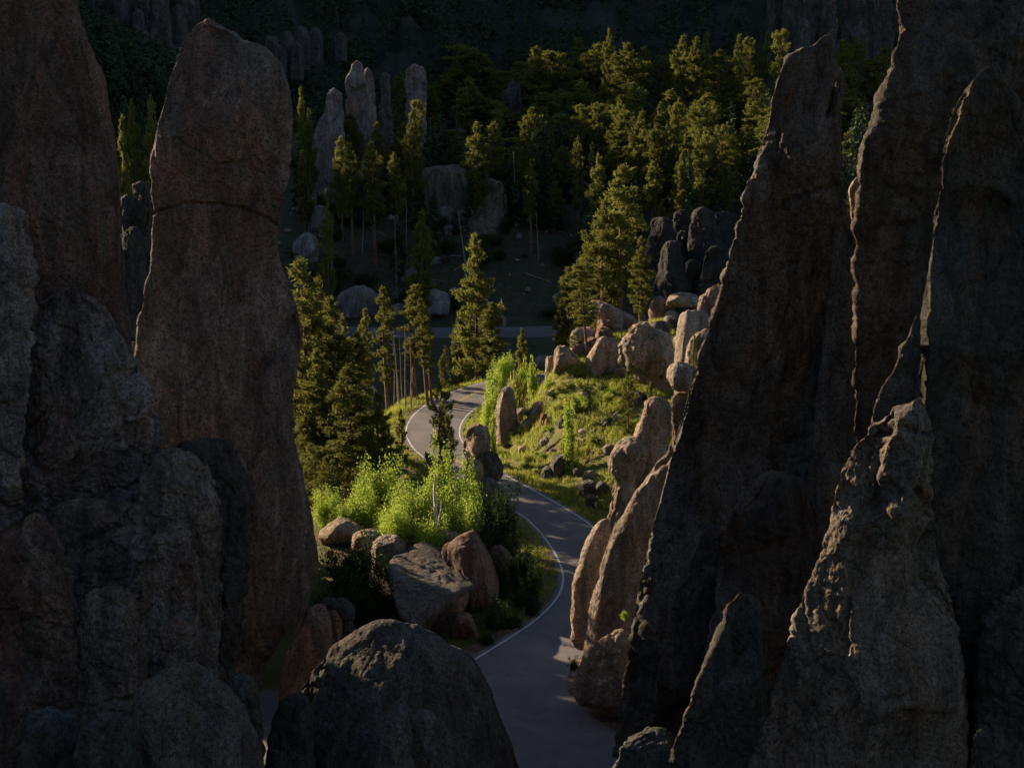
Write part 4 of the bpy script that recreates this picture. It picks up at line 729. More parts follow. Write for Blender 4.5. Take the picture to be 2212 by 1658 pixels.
pine_mesh('thin', 18, .40, 1.2, 3.6, 16, tip=.7, tsize=.40, holes=.2)
pine_mesh('column', 18, .28, 1.3, 3.6, 17, tip=.7, tsize=.42)
pine_mesh('open', 9, .25, 1.7, 4.2, 18, tip=.6, tsize=.30, holes=.35, nb=11)
pine_mesh('fir', 6, .05, 1.3, 5.0, 19, tip=.0, tsize=.24, bare=False)
pine_mesh('bushy', 9, .06, 2.3, 4.6, 20, tip=.4, tsize=.30, bare=False)
# coarser ones for the far slope
pine_mesh('far1', 18, .25, 2.3, 2.89, 31, tip=.5, tsize=.56, nb=8); pine_mesh('far2', 18, .38, 2.2, 2.89, 32, tip=.6, tsize=.56, nb=8); pine_mesh('far3', 18, .2, 1.9, 2.89, 33, tip=.3, tsize=.56, nb=8); pine_mesh('far5', 18, .30, 2.9, 2.55, 35, tip=.75, tsize=.56, nb=8, holes=.3); pine_mesh('far6', 18, .5, 2.7, 2.72, 36, tip=.8, tsize=.56, nb=8, holes=.28); pine_mesh('far4', 18, .45, 2.0, 2.89, 34, tip=.65, tsize=.56, nb=8)
EXTRA = []
def extra(px, ptop, Y, wpx):                    # slope pines past the first few hundred and added shade pines: gathered into the one forest object
    t = at(px, ptop, Y); z0 = g(t[0], Y) - .1; EXTRA.append((t[0], Y, z0, max(t[2] - z0, 1.5), wpx / FPX * Y / 2))
def pine(px, ptop, Y, wpx, kind, label, group=None, pbase=None, lean=0, rz=None, cat='pine tree'):
    """px, ptop: top of the tree; the base stands on the ground at distance Y."""
    if Y is None: Y = hit(px, pbase)
    t = at(px, ptop, Y); z0 = g(t[0], Y) - .15
    if pbase is not None: z0 = max(z0 - 3, min(z0, at(px, pbase, Y)[2])) if False else z0
    h = max(t[2] - z0, 1.0); H0, R0, mt, mc = PINES[kind]; s = h / H0; sx = (wpx / FPX * Y / 2) / R0 * .92
    rt = empty('pine_tree', (t[0] - lean * h, Y, z0), label=label, cat=cat, group=group)
    rt.rotation_euler = (0, math.atan(lean), (px * 1.7 + ptop) % 6.28 if rz is None else rz) if not lean else (0, math.atan(lean), 0)
    for nm, me, ms in (('trunk', mt, (max(.5, min(s, sx * 1.3)),) * 2 + (s,)), ('crown', mc, (sx, sx, s))):
        o = bpy.data.objects.new(nm, me); col.objects.link(o); o.parent = rt; o.scale = ms if nm == 'crown' else (ms[0], ms[1], s)
    return rt
# sunlit pines left of the road
pine(650, 568, 114, 190, 'full', 'broad sunlit pine rising beside the blunt spire, highest of the left group')
pine(718, 650, 116, 150, 'full2', 'sunlit pine at the right shoulder of the highest left pine')
pine(690, 760, 110, 130, 'full2', 'pine tight against the right side of the blunt spire, below the highest one')
pine(745, 800, 105, 150, 'full3', 'pine with its bare lower trunk showing above the bright left bush')
pine(660, 900, 108, 90, 'full2', 'low pine half hidden by the blunt spire')
pine(812, 850, 111, 95, 'bushy', 'dark bushy pine at the left edge of the upper bend')
pine(795, 930, 107, 90, 'bushy', 'small pine between the bare-trunk pine and the road')
pine(866, 885, 118, 34, 'bushy', 'narrow young pine right at the outer edge of the bend')
pine(948, 828, 106, 78, 'open', 'open branched dark pine standing in front of the upper bend', rz=.6)
pine(968, 900, 104, 50, 'open', 'short scrubby pine beside the open branched one')
pine(700, 870, 108, 90, 'full', 'pine deep in the left group behind the bare-trunk pine')
pine(770, 720, 118, 60, 'column', 'slim pine at the back of the left group')
pine(735, 690, 122, 80, 'full3', 'shaded pine behind the highest left pine')
for a in [(672, 960, 101, 90, 'bushy', 'low pine filling the foot of the left group beside the blunt spire'), (712, 985, 99, 90, 'bushy', 'small pine between the two bright bushes at left'), (830, 905, 108, 80, 'full2', 'mid height pine in front of the dark bushy one'),
          (770, 860, 112, 110, 'full2', 'wide pine in the middle of the left group'), (725, 905, 110, 110, 'full', 'low wide pine behind the bright left bush'), (775, 1000, 98, 80, 'bushy', 'short pine just left of the lit thicket'), (690, 610, 120, 110, 'full2', 'pine behind the highest left pine, its tip just lower'), (655, 1000, 98, 70, 'bushy', 'lowest pine touching the right edge of the blunt spire')]:
    pine(*a)
# thin ones beyond the bend
pine(785, 672, 156, 36, 'thin', 'small topped thin pine nearest the left group beyond the bend')
pine(832, 627, 146, 48, 'thin', 'thin pine with a long bare trunk, left one of the pair above the bend', lean=-.015)
pine(890, 620, 143, 62, 'thin', 'thin clustered pine above the bend, right one of the pair')
pine(912, 650, 140, 40, 'thin', 'leaning thin pine crowding the right of the clustered one', lean=-.04)
pine(926, 700, 141, 30, 'thin', 'very slender pine at the right of the thin clump above the bend', lean=-.03)
pine(1030, 515, 157, 118, 'full2', 'tall sunlit pine standing alone beyond the bend')
pine(1062, 655, 153, 62, 'column', 'narrower pine joined to the right of the tall lone one')
pine(990, 690, 160, 50, 'column', 'shaded pine close on the left of the tall lone one')
pine(960, 754, 148, 46, 'fir', 'little fir with a pointed tip above the outer verge')
pine(1128, 712, 160, 30, 'column', 'small narrow pine right of the bend against the far road')
# crest pines
pine(1343, 366, 148, 128, 'tall', 'tallest sunlit pine on the boulder crest')
pine(1300, 455, 146, 100, 'tall2', 'sunlit pine left of the tallest crest pine')
pine(1318, 430, 152, 90, 'tall', 'sunlit pine just behind the tallest crest pine')
pine(1388, 515, 139, 62, 'full2', 'dense dark gold pine right of the tallest crest pine')
pine(1258, 575, 127, 72, 'thin', 'leaning pine with a red trunk in front of the boulders', lean=-.07)
pine(1228, 580, 152, 60, 'column', 'pine at the left end of the crest group')
pine(1275, 520, 150, 74, 'tall2', 'middle pine in the left part of the crest group')
pine(1212, 660, 150, 40, 'column', 'shaded low pine at the left foot of the crest group')
pine(1243, 718, 128, 46, 'bushy', 'small pine bush by the fluted boulder')
pine(1360, 800, 113, 50, 'bushy', 'young pine under the biggest boulder')
pine(1405, 832, 105, 44, 'bushy', 'small bushy pine below the balanced brown block')
pine(1500, 730, 98, 40, 'bushy', 'small yellow green pine bush on the tan boulder')
# wooded slope: individually lit trees
for a in [(283, 225, 208, 48, 'far1', 'sunlit pine in the gap between the left spires, the left one'), (325, 216, 206, 50, 'far1', 'sunlit pine in the gap touching the blunt spire'), (258, 262, 200, 40, 'far3', 'low yellow pine in the gap beside the tallest left spire'),
          (652, 197, 240, 36, 'far3', 'sunlit pine close to the right side of the blunt spire'), (668, 240, 236, 34, 'far1', 'pine left of the twin spires with its top in the sun'), (655, 330, 226, 40, 'far3', 'yellowish pine in front of the left twin spire'),
          (702, 420, 196, 46, 'full3', 'lone slender pine among the pale boulders'), (735, 300, 226, 44, 'far1', 'sunlit topped pine in front of the left twin spire'), (757, 312, 222, 50, 'far2', 'sunlit topped pine in front of the gap of the twin spires'), (806, 310, 220, 58, 'far2', 'broad pine in front of the right twin spire'),
          (812, 268, 238, 46, 'far1', 'pine just right of the right twin spire'), (855, 337, 222, 48, 'far4', 'pine with a bare lower trunk right of the twin spires'), (906, 460, 202, 62, 'far3', 'dark pine with a lit tip above the shaded meadow'), (1480, 300, 250, 44, 'far1', 'half shaded pine midway up the right slope'), (1490, 400, 232, 40, 'far3', 'small pine low on the right slope'), (1188, 352, 250, 16, 'far3', 'tiny lit young pine alone on the open slope')]:
    pine(*a)
rg = random.Random(5)
GT = [(985, 100, 60), (1032, 112, 74), (1012, 150, 60), (960, 160, 44), (938, 180, 46), (915, 192, 40), (1072, 175, 60), (1090, 155, 46), (1128, 135, 54), (1160, 108, 58), (1190, 112, 56), (1215, 118, 50), (1252, 86, 50), (1284, 97, 60), (1313, 66, 20), (1320, 105, 52), (1347, 96, 60), (1370, 130, 50), (1394, 106, 34), (1425, 122, 44), (1452, 112, 34), (1480, 80, 36), (1503, 85, 36), (1522, 78, 36), (1555, 112, 48), (1580, 128, 40), (1600, 78, 30), (1616, 84, 30), (1640, 120, 40), (1660, 78, 36), (1690, 68, 36), (1830, 92, 60), (1852, 86, 50), (1878, 130, 44), (1907, 106, 40), (1925, 150, 40), (1140, 160, 50), (1230, 150, 50), (1540, 150, 46), (895, 170, 44), (865, 160, 40)]
for k, (x_, y_, w_) in enumerate(GT):
    pine(x_, y_, 322 + rg.uniform(-10, 18), w_ * rg.uniform(1.15, 1.5), rg.choice(['far1', 'far2', 'far5', 'far3', 'far2', 'far4', 'far6']), 'sunlit pine in the row along the top of the wooded ridge', group='pines along the ridge top')
for k in range(60):
    x_ = rg.uniform(880, 1900); y_ = rg.uniform(170, 260)
    pine(x_, y_, 305 + rg.uniform(-14, 10), rg.uniform(48, 84), rg.choice(['far1', 'far2', 'far5', 'far6', 'far4']), 'pine on the upper slope just below the ridge row', group='pines on the upper slope')
n_ = 0
while n_ < 255:
    Y_ = rg.uniform(214, 295); x_ = rg.uniform(860, 1850) if rg.random() < .93 else rg.uniform(640, 860); X_ = (x_ - CX) / FPX * Y_ * 1.02
    h_ = rg.uniform(7, 18) if n_ < 150 else rg.uniform(4, 10); zt = g(X_, Y_) + h_; dep = math.atan2(CAM_Z - zt, Y_); py = CY - FPX * math.tan(PITCH - dep)
    if py < 215 or (x_ < 1110 and 300 < py < 460 and Y_ < 240 and n_ < 150) or (640 < x_ < 1400 and Y_ < 228 and rg.random() < .3): continue
    if n_ >= 125: extra(x_, py, Y_, rg.uniform(24, 50)); n_ += 1; continue
    pine(x_, py, Y_, rg.uniform(30, 66), rg.choice(['far1', 'far2', 'far4', 'far5', 'far6']), 'shaded pine on the middle of the wooded slope', group='shaded pines on the middle slope'); n_ += 1
for k in range(26):                        # unseen pines added behind the left spires to shade the near road
    x_ = rg.choice([rg.uniform(-100, 260), rg.uniform(330, 620)]); Y_ = rg.uniform(79, 87)
    if x_ > 560: x_ -= 60
    extra(x_, rg.uniform(890, 990), Y_, rg.uniform(90, 130))
for k in range(16):  # more hidden pines, tall enough to shade the lower road
    x_ = rg.uniform(-60, 250); Y_ = rg.uniform(78, 92); extra(x_, CY - FPX * math.tan(PITCH - math.atan2(CAM_Z - rg.uniform(14.5, 18.5), Y_)), Y_, rg.uniform(120, 170))
for x_, Y_ in ((205, 84), (228, 86), (245, 90), (215, 90), (180, 88)):  # hidden pines placed to close the last sun gaps onto the road
    extra(x_, CY - FPX * math.tan(PITCH - math.atan2(CAM_Z - 18.5, Y_)), Y_, 150)
for k in range(10):
    pine(rg.uniform(240, 330), rg.uniform(270, 380), rg.uniform(200, 240), rg.uniform(26, 44), rg.choice(['far1', 'far3']), 'dark pine low in the gap between the left spires', group='dark pines in the gap')
# bare dead trunks
def snag(px, ptop, Y, label, lean=0.0, m='snag', r=.12, h=None, group=None, name='dead_trunk'):
    t = at(px, ptop, Y); z0 = g(t[0], Y) - .2; h = h or t[2] - z0; rng = np.random.RandomState(int(px * 3 + ptop)); zz = np.linspace(0, h, 9)
    P_ = np.c_[np.cumsum(rng.normal(size=9) * .03) + lean * (zz - h), np.cumsum(rng.normal(size=9) * .03), zz]; parts = [tube(P_, r * (1 - .75 * zz / h), 7)]
    for q in range(7):
        k = rng.randint(3, 9); L = rng.uniform(.2, .9) * min(1, h / 5); az = rng.uniform(0, 6.28); parts.append(tube([P_[k], P_[k] + L * np.array([math.cos(az), math.sin(az), .3])], [.03, .006], 4))
    V, F = join(parts); o = mk(name, V, F, M[m], label=label, cat='dead tree', group=group); o.location = (t[0], Y, t[2] - h); return o
snag(946, 1024, 89.4, 'broken white birch trunk standing in the bright bushes', m='birch', r=.18, h=3.6, lean=.04)
snag(955, 1080, 88.5, 'short pale stub beside the broken white trunk', m='birch', r=.10, h=2.4, lean=.15)
snag(990, 455, 214, 'leaning dead trunk crossing the pale twin boulders', lean=-.12, r=.16, h=11)
snag(898, 1100, 90, 'thin grey dead stem at the left of the broken white trunk', r=.05, h=2.6)
snag(985, 985, 92, 'thin dead stem in front of the open branched pine', r=.05, h=4.5)
for k in range(34):
    Y_ = rg.uniform(206, 285); x_ = rg.uniform(640, 1700); X_ = (x_ - CX) / FPX * Y_; h_ = rg.uniform(5, 13); zt = g(X_, Y_) + h_; py = CY - FPX * math.tan(PITCH - math.atan2(CAM_Z - zt, Y_))
    snag(x_, py, Y_, 'bare dead trunk standing in the shade of the wooded slope', lean=rg.uniform(-.08, .08), r=.11, group='dead trunks on the slope')
for k in range(7):
    snag(rg.uniform(850, 930), rg.uniform(700, 760), rg.uniform(138, 150), 'slim bare trunk in the thin clump above the bend', lean=rg.uniform(-.05, .02), r=.09, group='bare trunks above the bend')
BUSHLATER = True
# fallen logs and stumps on the grassy slope
def log(px, py, L, rot, label, r=.13, group=None):
    Y_ = hit(px, py); x0 = (px - CX) / FPX * Y_ * 1.0; dx, dy = math.cos(rot) * L / 2, math.sin(rot) * L / 2; rng = np.random.RandomState(int(px))
    s = np.linspace(-1, 1, 10); P_ = np.array([[x0 + dx * k, Y_ + dy * k, g(x0 + dx * k, Y_ + dy * k) + r * 1.1 + .05] for k in s]); P_[:, 2] = np.linspace(P_[0, 2], P_[-1, 2], 10) * .7 + P_[:, 2] * .3; o_ = P_[5].copy()
    parts = [tube(P_ - o_, r * (1 - .25 * (s + 1)), 8)]
    for q in range(5):
        k = rng.randint(1, 9); parts.append(tube([P_[k] - o_, P_[k] - o_ + rng.normal(size=3) * .25 + [0, 0, .35]], [.035, .008], 4))
    V, F = join(parts); o = mk('fallen_log', V, F, M['snag'], label=label, cat='log', group=group); o.location = o_
log(1285, 958 - 20, 4.5, .5, 'longest fallen log crossing the grass right of the sapling'); log(1262, 912, 3.2, .75, 'fallen log beside the bright sapling'); log(1305, 925, 3.6, .3, 'fallen log below the young pine under the biggest boulder')
log(1215, 838, 2.4, -.3, 'weathered log high on the grassy slope'); log(1245, 945, 2.6, 2.2, 'short log above the large roadside boulder'); log(1330, 905, 2.8, .9, 'log lying by the leaning tan pillar'); log(1170, 1018, 2.2, .1, 'thin log at the foot of the slope near the road')
for k in range(12):
    log(rg.uniform(650, 1420), rg.uniform(430, 620), rg.uniform(3, 6), rg.uniform(-.9, 1.2), 'grey fallen trunk lying on the shaded slope across the ravine', r=.11, group='fallen trunks on the shaded slope')
for k in range(10):
    log(rg.uniform(1150, 1340), rg.uniform(850, 990), rg.uniform(1.5, 3), rg.uniform(-.6, 1.4), 'grey dead branch lying in the grass of the sunlit slope', r=.07, group='dead branches in the grass')
def stump(px, py, label, h=.8, r=.25):
    Y_ = hit(px, py); x0 = (px - CX) / FPX * Y_; rng = np.random.RandomState(int(px)); V, F = tube([[0, 0, -.2], [0, 0, .1], [0.02, 0, h * .6], [.03, .02, h], [.03, .02, h + .01]], [r * 1.5, r * 1.15, r, r * .8, .01], 12); V = V + rng.normal(size=V.shape) * .02
    o = mk('tree_stump', V, F, M['bark'], label=label, cat='stump'); o.location = (x0, Y_, g(x0, Y_))
stump(1176, 915, 'dark jagged stump on the slope right of the bend', .9, .3); stump(1184, 920, 'short reddish stump beside the dark jagged one', .7, .2); stump(1060, 860 + 30, 'small stump under the bright bush at the bend', .4, .15)
# tall bushes in the photograph's bright green
def make_bush(h, rad, n, size, seed, stems=7, flat=1.0):
    rng = np.random.RandomState(seed); parts = []; C = []
    for k in range(stems):
        az = rng.uniform(0, 6.28); R_ = rad * rng.uniform(.2, .8); hh = h * rng.uniform(.6, 1) * (1 - .35 * R_ / rad)
        P_ = [np.array([0.1 * math.cos(az), .1 * math.sin(az), -.1])]
        for s in (.3, .6, .85, 1.0): P_.append(np.array([math.cos(az) * R_ * s ** 1.3, math.sin(az) * R_ * s ** 1.3, hh * s]) + rng.normal(size=3) * .05 * h)
        parts.append(tube(P_, np.array([.05, .04, .028, .015, .006]) * h / 3.5, 5)); P_ = np.array(P_)
        for q in range(9):
            s = rng.uniform(.25, 1); c0 = np.array([np.interp(s, [0, .3, .6, .85, 1], P_[:, i]) for i in range(3)])
            tgt = c0 + rng.normal(size=3) * [rad * .3, rad * .3, h * .12]; tgt[2] = abs(tgt[2]); parts.append(tube([c0, tgt], [.014, .004], 3))
            m_ = int(n / stems / 9); C.append(tgt + rng.normal(size=(m_, 3)) * np.array([.14, .14, .12]) * [rad, rad, h * .8])
    C = np.vstack(C); C[:, 2] = np.abs(C[:, 2]); k = len(C); d = rng.normal(size=(k, 3)); d /= np.linalg.norm(d, axis=1)[:, None]; u = np.cross(d, rng.normal(size=(k, 3))); u /= np.linalg.norm(u, axis=1)[:, None]; v = np.cross(d, u)
    s = size * rng.uniform(.6, 1.3, (k, 1)); V = np.stack([C - u * s * .5, C + v * s * .35, C + u * s * .5, C - v * s * .35], 1).reshape(-1, 3)
    return join(parts), (V, np.arange(len(V)).reshape(-1, 4))
BUSH = {}
for key, a, m_ in [('b1', (4.2, 1.9, 9000, .15, 41), 'leaf'), ('b2', (3.6, 2.2, 9000, .15, 42), 'leaf'), ('b3', (4.5, 1.4, 6500, .15, 43, 5), 'leaf'), ('sap', (5.0, .8, 3600, .17, 44, 4), 'leaf'), ('d1', (4.0, 2.2, 9000, .17, 45), 'darkleaf'), ('d2', (2.6, 1.6, 5000, .15, 46), 'darkleaf'), ('s1', (1.2, .9, 1700, .12, 47, 6), 'leaf'), ('s2', (1.0, 1.1, 1800, .12, 48, 6), 'grass')]:
    (V, F), (LV, LF) = make_bush(*a); o1 = mk('stem', V, F, M['bark']); o2 = mk('foliage', LV, LF, M[m_], smooth=False); BUSH[key] = (a[0], a[1], o1.data, o2.data); bpy.data.objects.remove(o1); bpy.data.objects.remove(o2)
def bush(px, ptop, Y, wpx, kind, label, group=None, h=None, cat='bush', name='bush'):
    t = at(px, ptop, Y); z0 = g(t[0], Y) - .05
    if h: z0 = t[2] - h
    h = max(t[2] - z0, .4); H0, R0, ms, ml = BUSH[kind]; s = h / H0; sx = (wpx / FPX * Y / 2) / R0 * .9
    rt = empty(name, (t[0], Y, z0), rz=(px * 1.3) % 6.28, label=label, cat=cat, group=group)
    for nm, me in (('stem', ms), ('foliage', ml)): o = bpy.data.objects.new(nm, me); col.objects.link(o); o.parent = rt; o.scale = (sx, sx, s)
B_ = dict(cat='birch bush', name='birch_bush')
bush(815, 972, 95, 120, 'b1', 'bright green bush at the upper left of the lit thicket', **B_); bush(785, 1050, 92, 110, 'b2', 'bright bush at the left end of the lit thicket above the ledge', **B_)
bush(860, 1030, 93, 120, 'b2', 'bright bush in the left middle of the lit thicket', **B_); bush(945, 965, 95, 100, 'b3', 'tallest pointed bush in the lit thicket left of the balanced egg', **B_)
bush(905, 1040, 90.5, 120, 'b2', 'bright bush just left of the broken white trunk', **B_); bush(985, 1035, 92, 130, 'b1', 'bright bush right of the broken white trunk', **B_); bush(1015, 1000, 95, 80, 'b3', 'bright bush in front of the balanced boulders', **B_)
bush(935, 1095, 88.5, 90, 'b1', 'bush hanging over the ledge under the broken white trunk', **B_); bush(850, 1080, 89, 90, 'b2', 'bush on the ledge with a crooked dark stem', **B_); bush(1005, 1080, 90, 100, 'b2', 'lower right bush of the lit thicket', **B_)
bush(700, 1046, 93, 80, 'b1', 'bright bush between the blunt spire and the bare-trunk pine', **B_); bush(725, 1085, 92, 60, 'b2', 'smaller bright bush right of the one by the blunt spire', **B_)
bush(1225, 868, 112, 40, 'sap', 'bright green sapling alone on the grassy slope', cat='sapling', name='sapling'); bush(1068, 800, 126, 40, 'sap', 'bright sapling clump at the inside edge of the upper bend', cat='sapling', name='sapling'); bush(1083, 762, 147, 44, 'b2', 'light green bush behind the top of the bend', **B_)
bush(1060, 820, 125, 34, 'b3', 'bright bush in front of the sapling at the inside of the bend', **B_); bush(1066, 880, 117, 30, 's1', 'small bush growing on the slab face at the bend'); bush(1130, 775, 142, 34, 's1', 'low bush beyond the end of the lit road'); bush(1152, 772, 140, 30, 's1', 'low bush touching the leftmost crest boulder')
bush(1120, 800, 130, 50, 's2', 'spreading shrub where the road disappears'); bush(1470, 1040, 70.6, 14, 's1', 'tuft in a crack of the tan slab') if False else None
D_ = dict(cat='shrub', name='shrub')
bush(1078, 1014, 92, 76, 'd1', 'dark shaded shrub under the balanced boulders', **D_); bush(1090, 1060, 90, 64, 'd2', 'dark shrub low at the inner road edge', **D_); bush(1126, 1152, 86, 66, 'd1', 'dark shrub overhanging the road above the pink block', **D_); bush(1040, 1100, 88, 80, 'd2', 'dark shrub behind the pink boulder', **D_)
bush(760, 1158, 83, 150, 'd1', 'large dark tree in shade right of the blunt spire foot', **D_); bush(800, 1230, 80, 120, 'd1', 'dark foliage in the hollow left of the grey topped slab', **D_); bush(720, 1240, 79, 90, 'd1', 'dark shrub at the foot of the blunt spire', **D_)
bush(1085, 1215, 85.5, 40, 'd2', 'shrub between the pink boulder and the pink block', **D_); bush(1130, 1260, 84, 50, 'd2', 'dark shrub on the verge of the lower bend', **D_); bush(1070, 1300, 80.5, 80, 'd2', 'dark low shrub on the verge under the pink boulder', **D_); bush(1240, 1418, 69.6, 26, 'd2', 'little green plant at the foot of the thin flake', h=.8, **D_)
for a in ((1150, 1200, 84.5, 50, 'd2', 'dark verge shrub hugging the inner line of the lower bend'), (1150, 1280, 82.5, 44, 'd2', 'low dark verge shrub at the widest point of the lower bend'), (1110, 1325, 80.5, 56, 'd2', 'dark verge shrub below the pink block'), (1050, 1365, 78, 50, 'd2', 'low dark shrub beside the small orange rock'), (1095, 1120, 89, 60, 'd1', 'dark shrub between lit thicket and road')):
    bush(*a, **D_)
bush(1350, 1318, 68.6, 22, 's1', 'yellow green tuft on the tan slab', h=.5)
for k in range(120):
    x_ = rg.uniform(1080, 1400); y_ = rg.uniform(800, 1060)
    if y_ > 860 + (1400 - x_) * .62 + 40 or (y_ > 1000 and x_ < 1130) or y_ > 980 and x_ > 1290: continue
    Y_ = hit(x_, y_); 
    if float(road_dist(np.array([(x_ - CX) / FPX * Y_]), np.array([Y_]))[0]) < 1.5: continue
    bush(x_, y_ - rg.uniform(10, 22), Y_, rg.uniform(24, 48), rg.choice(['s1', 's2', 's2', 'd2']), 'low shrub on the grassy slope', group='low shrubs on the grassy slope')
for k in range(150):
    Y_ = rg.uniform(206, 290); x_ = rg.uniform(640, 1420); X_ = (x_ - CX) / FPX * Y_; zt = g(X_, Y_) + rg.uniform(1.5, 3.5)
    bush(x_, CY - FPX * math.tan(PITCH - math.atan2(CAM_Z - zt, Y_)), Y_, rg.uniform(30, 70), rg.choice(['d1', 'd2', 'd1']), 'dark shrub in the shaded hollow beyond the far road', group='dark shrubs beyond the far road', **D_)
# ------------------------------------------------------------------ grass (uncountable) on the lit slope and verges
rng = np.random.RandomState(9); n0 = 90000
gx_ = rng.uniform(-22, 34, n0); gy_ = rng.uniform(76, 168, n0); d_ = road_dist(gx_, gy_); dn = fbm(np.stack([gx_ / 3.5, gy_ / 3.5, gx_ * 0], 1), 77, 3)
onm = (gx_ > 0) | (d_ < 3.0); keep = (d_ > 0.5) & onm & ((gy_ > 104) | (gx_ > 0)) & ((dn > -.10) | (d_ < 1.6)); gx_, gy_, dn = gx_[keep], gy_[keep], dn[keep]
gz_ = G(gx_, gy_); k = len(gx_); nb = 7
c = np.stack([gx_, gy_, gz_ - .03], 1)[:, None] + np.concatenate([rng.normal(size=(k, nb, 2)) * .13, np.zeros((k, nb, 1))], 2)
hh = (.22 + .30 * rng.rand(k, nb, 1)) * (1 + .5 * np.clip(dn, -.5, 1))[:, None, None]; ln = rng.normal(size=(k, nb, 2)) * .4; az = rng.uniform(0, 6.28, (k, nb, 1)); sd = np.concatenate([np.cos(az), np.sin(az), az * 0], 2) * .035
tipv = c + np.concatenate([ln * hh, hh], 2); V = np.stack([c - sd, c + sd, tipv], 2).reshape(-1, 3)
mk('grass', V, np.arange(len(V)).reshape(-1, 3), M['grass'], smooth=False, kind='stuff', label='sunlit green grass on the slope and road verges', cat='grass')
# loose stones along the slope
rng = np.random.RandomState(21); parts = []
tv = np.array([[1, 0, 0], [0, 1, 0], [-1, 0, 0], [0, -1, 0], [0, 0, 1], [0, 0, -1], [.6, .6, .5], [-.6, .6, .5], [.6, -.6, .5], [-.6, -.6, .5]], float)
tf = np.array([[4, 0, 6], [6, 1, 4], [4, 1, 7], [7, 2, 4], [4, 2, 9], [9, 3, 4], [4, 3, 8], [8, 0, 4], [0, 1, 6], [1, 2, 7], [2, 3, 9], [3, 0, 8], [5, 1, 0], [5, 2, 1], [5, 3, 2], [5, 0, 3]])
for k in range(1500):
    if k < 900: x_, y_ = rng.uniform(-14, 28), rng.uniform(80, 150)
    else: x_, y_ = rng.uniform(-60, 90), rng.uniform(208, 330)
    if k < 900 and float(road_dist(np.array([x_]), np.array([y_]))[0]) < .5: continue
    s = (.08 + .22 * rng.rand() ** 3) * (1 if k < 900 else 3.0); parts.append((tv * (s * rng.uniform(.6, 1.3, 3)) * (1 + .15 * rng.normal(size=(10, 1))) + [x_, y_, g(x_, y_) + .02], tf))
V, F = join(parts); mk('gravel', V, F, M['tan'], smooth=False, kind='stuff', label='loose stones scattered over the slopes', cat='gravel')
# sandy verge strips along the pavement
V, F = strip(offset(OUT, -.9)[ob - 150:ob], offset(OUT, .05)[ob - 150:ob], 0.006); mk('verge', V, F, M['gravel'], kind='structure')
e0 = int(np.argmin(np.hypot(*(INN - ground0(1290, 1390)).T))); V, F = strip(offset(INN, -.15)[e0:e0 + 90], offset(INN, 2.2)[e0:e0 + 90], 0.03); mk('verge', V, F, M['gravel'], kind='structure')

# ------------------------------------------------------------------ signs and markers
Yt = 121.0; t = at(805, 833, Yt); z0 = g(t[0], Yt); rt = empty('warning_sign', (t[0], Yt, z0), label='pale triangular sign panel seen from behind at the outer left of the bend', cat='road sign')
V, F = tube([[0, 0, -.3], [0, 0, t[2] - z0 - .2]], [.05, .05], 8); mk('post', V, F, M['post_metal'], rt)
h = t[2] - z0; s = .36; tri = np.array([[0, 0, .62], [-.5, 0, -.12], [.5, 0, -.12]]) + [0, -.06, h - .55]
V = np.vstack([tri, tri + [0, .03, 0]]); 
import bmesh
bm = bmesh.new(); vs = [bm.verts.new(v) for v in V]; bm.faces.new([vs[0], vs[1], vs[2]]); bm.faces.new([vs[5], vs[4], vs[3]])
for a, b in ((0, 1), (1, 2), (2, 0)): bm.faces.new([vs[b], vs[a], vs[a + 3], vs[b + 3]])
me = bpy.data.meshes.new('panel'); bm.to_mesh(me); bm.free(); me.materials.append(M['sign_metal']); o = bpy.data.objects.new('panel', me); col.objects.link(o); o.parent = rt
def marker(px, py, label, capm):
    Y_ = hit(px, py); x0 = (px - CX) / FPX * Y_; rt = empty('marker_post', (x0, Y_, g(x0, Y_)), label=label, cat='marker post')
    V, F = tube([[0, 0, -.2], [0, 0, 1.0]], [.04, .04], 8); mk('post', V, F, M['post_metal'], rt)
    V, F = tube([[0, -.02, .85], [0, -.02, .86], [0, -.02, 1.12], [0, -.02, 1.13]], [.01, .11, .11, .01], 4); mk('reflector', V, F, M[capm], rt, smooth=False)
marker(1253, 1092, 'marker post with a yellow reflector beside the road under the tilted slab', 'post_yellow'); marker(1295, 1118, 'dark slim marker post beside the road near the thin flake', 'post_metal')

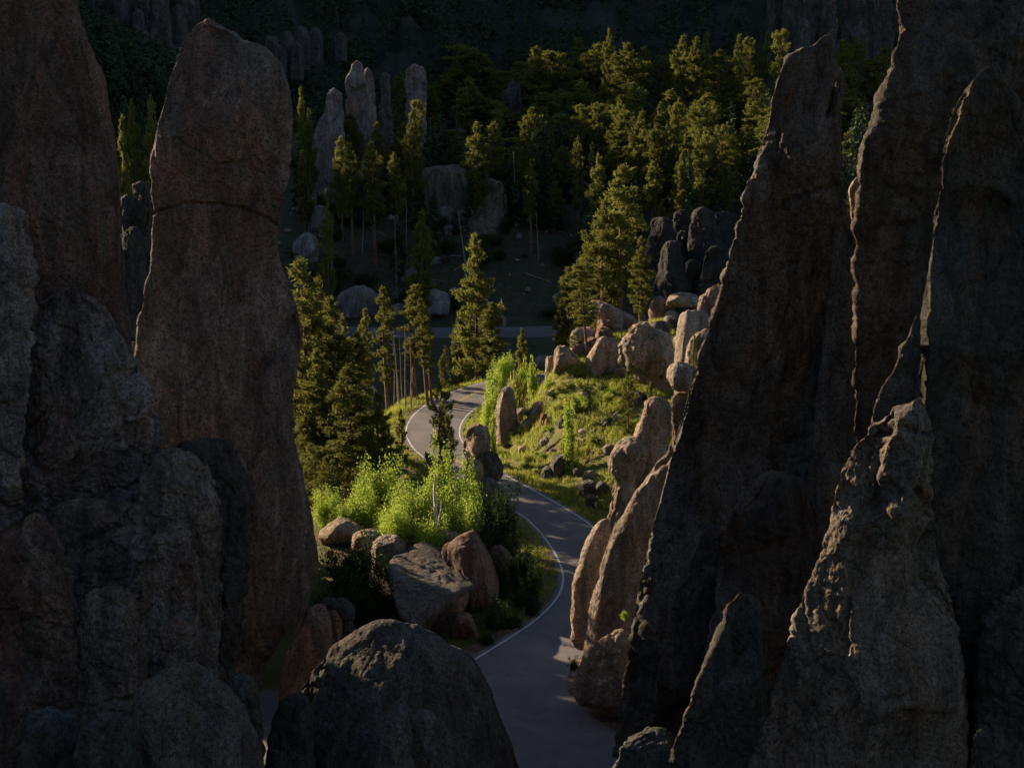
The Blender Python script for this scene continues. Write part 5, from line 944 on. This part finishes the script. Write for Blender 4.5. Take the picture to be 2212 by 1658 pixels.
# ------------------------------------------------------------------ forest on the far hillside (too many to count)
rng = np.random.RandomState(3); N = 6500; fy = 395 + 520 * rng.rand(N) ** 1.4; fy[:700] = rng.uniform(285, 400, 700); fx = rng.uniform(-.40, .40, N) * fy; fx[:700] = rng.uniform(-.36, -.215, 700) * fy[:700]; fzv = G(fx, fy, road=False)
K_ = 64; hgt = rng.uniform(7, 16, N); f = rng.rand(N, K_) ** .8; rr = hgt[:, None] * .19 * (1 - f) ** .8 * np.sqrt(rng.rand(N, K_)) * rng.uniform(.7, 1.4, (N, 1)) + .1; th = rng.uniform(0, 6.28, (N, K_))
C = np.stack([fx[:, None] + np.cos(th) * rr, fy[:, None] + np.sin(th) * rr, fzv[:, None] + hgt[:, None] * (.2 + .8 * f)], -1)[:, :, None]
tri = rng.normal(size=(N, K_, 3, 3)) * np.array([.75, .75, .55]) * (1.15 - .6 * f)[..., None, None]; V = (C + tri).reshape(-1, 3)
parts = [(V, np.arange(len(V)).reshape(-1, 3))]
r2 = np.random.RandomState(8); sx_ = np.r_[r2.uniform(-150, -48, 480), r2.uniform(48, 160, 420)]; sy_ = np.r_[r2.uniform(90, 300, 480), r2.uniform(150, 300, 420)]; sz_ = G(sx_, sy_)
E_ = np.array(EXTRA + [(a_, b_, c_, d_, d_ * .16) for a_, b_, c_, d_ in zip(sx_, sy_, sz_, r2.uniform(8, 15, 900))]); n_e = len(E_); K_ = 300
f = r2.rand(n_e, K_) ** .8; rr = E_[:, 4:5] * (1 - f) ** .7 * np.sqrt(r2.rand(n_e, K_)) * 1.1 + .1; th = r2.uniform(0, 6.28, (n_e, K_))
C = np.stack([E_[:, 0:1] + np.cos(th) * rr, E_[:, 1:2] + np.sin(th) * rr, E_[:, 2:3] + E_[:, 3:4] * (.16 + .84 * f)], -1)[:, :, None]
V = (C + r2.normal(size=(n_e, K_, 3, 3)) * .40 * (1.1 - .5 * f)[..., None, None]).reshape(-1, 3); parts.append((V, np.arange(len(V)).reshape(-1, 3)))
V, F = join(parts); mk('forest', V, F, M['forest'], smooth=False, kind='stuff', label='dark conifer forest covering the far hillside and the valley sides, plus added shade pines', cat='forest')
print('objects', len(bpy.data.objects), 'rocks', NROCK[0])
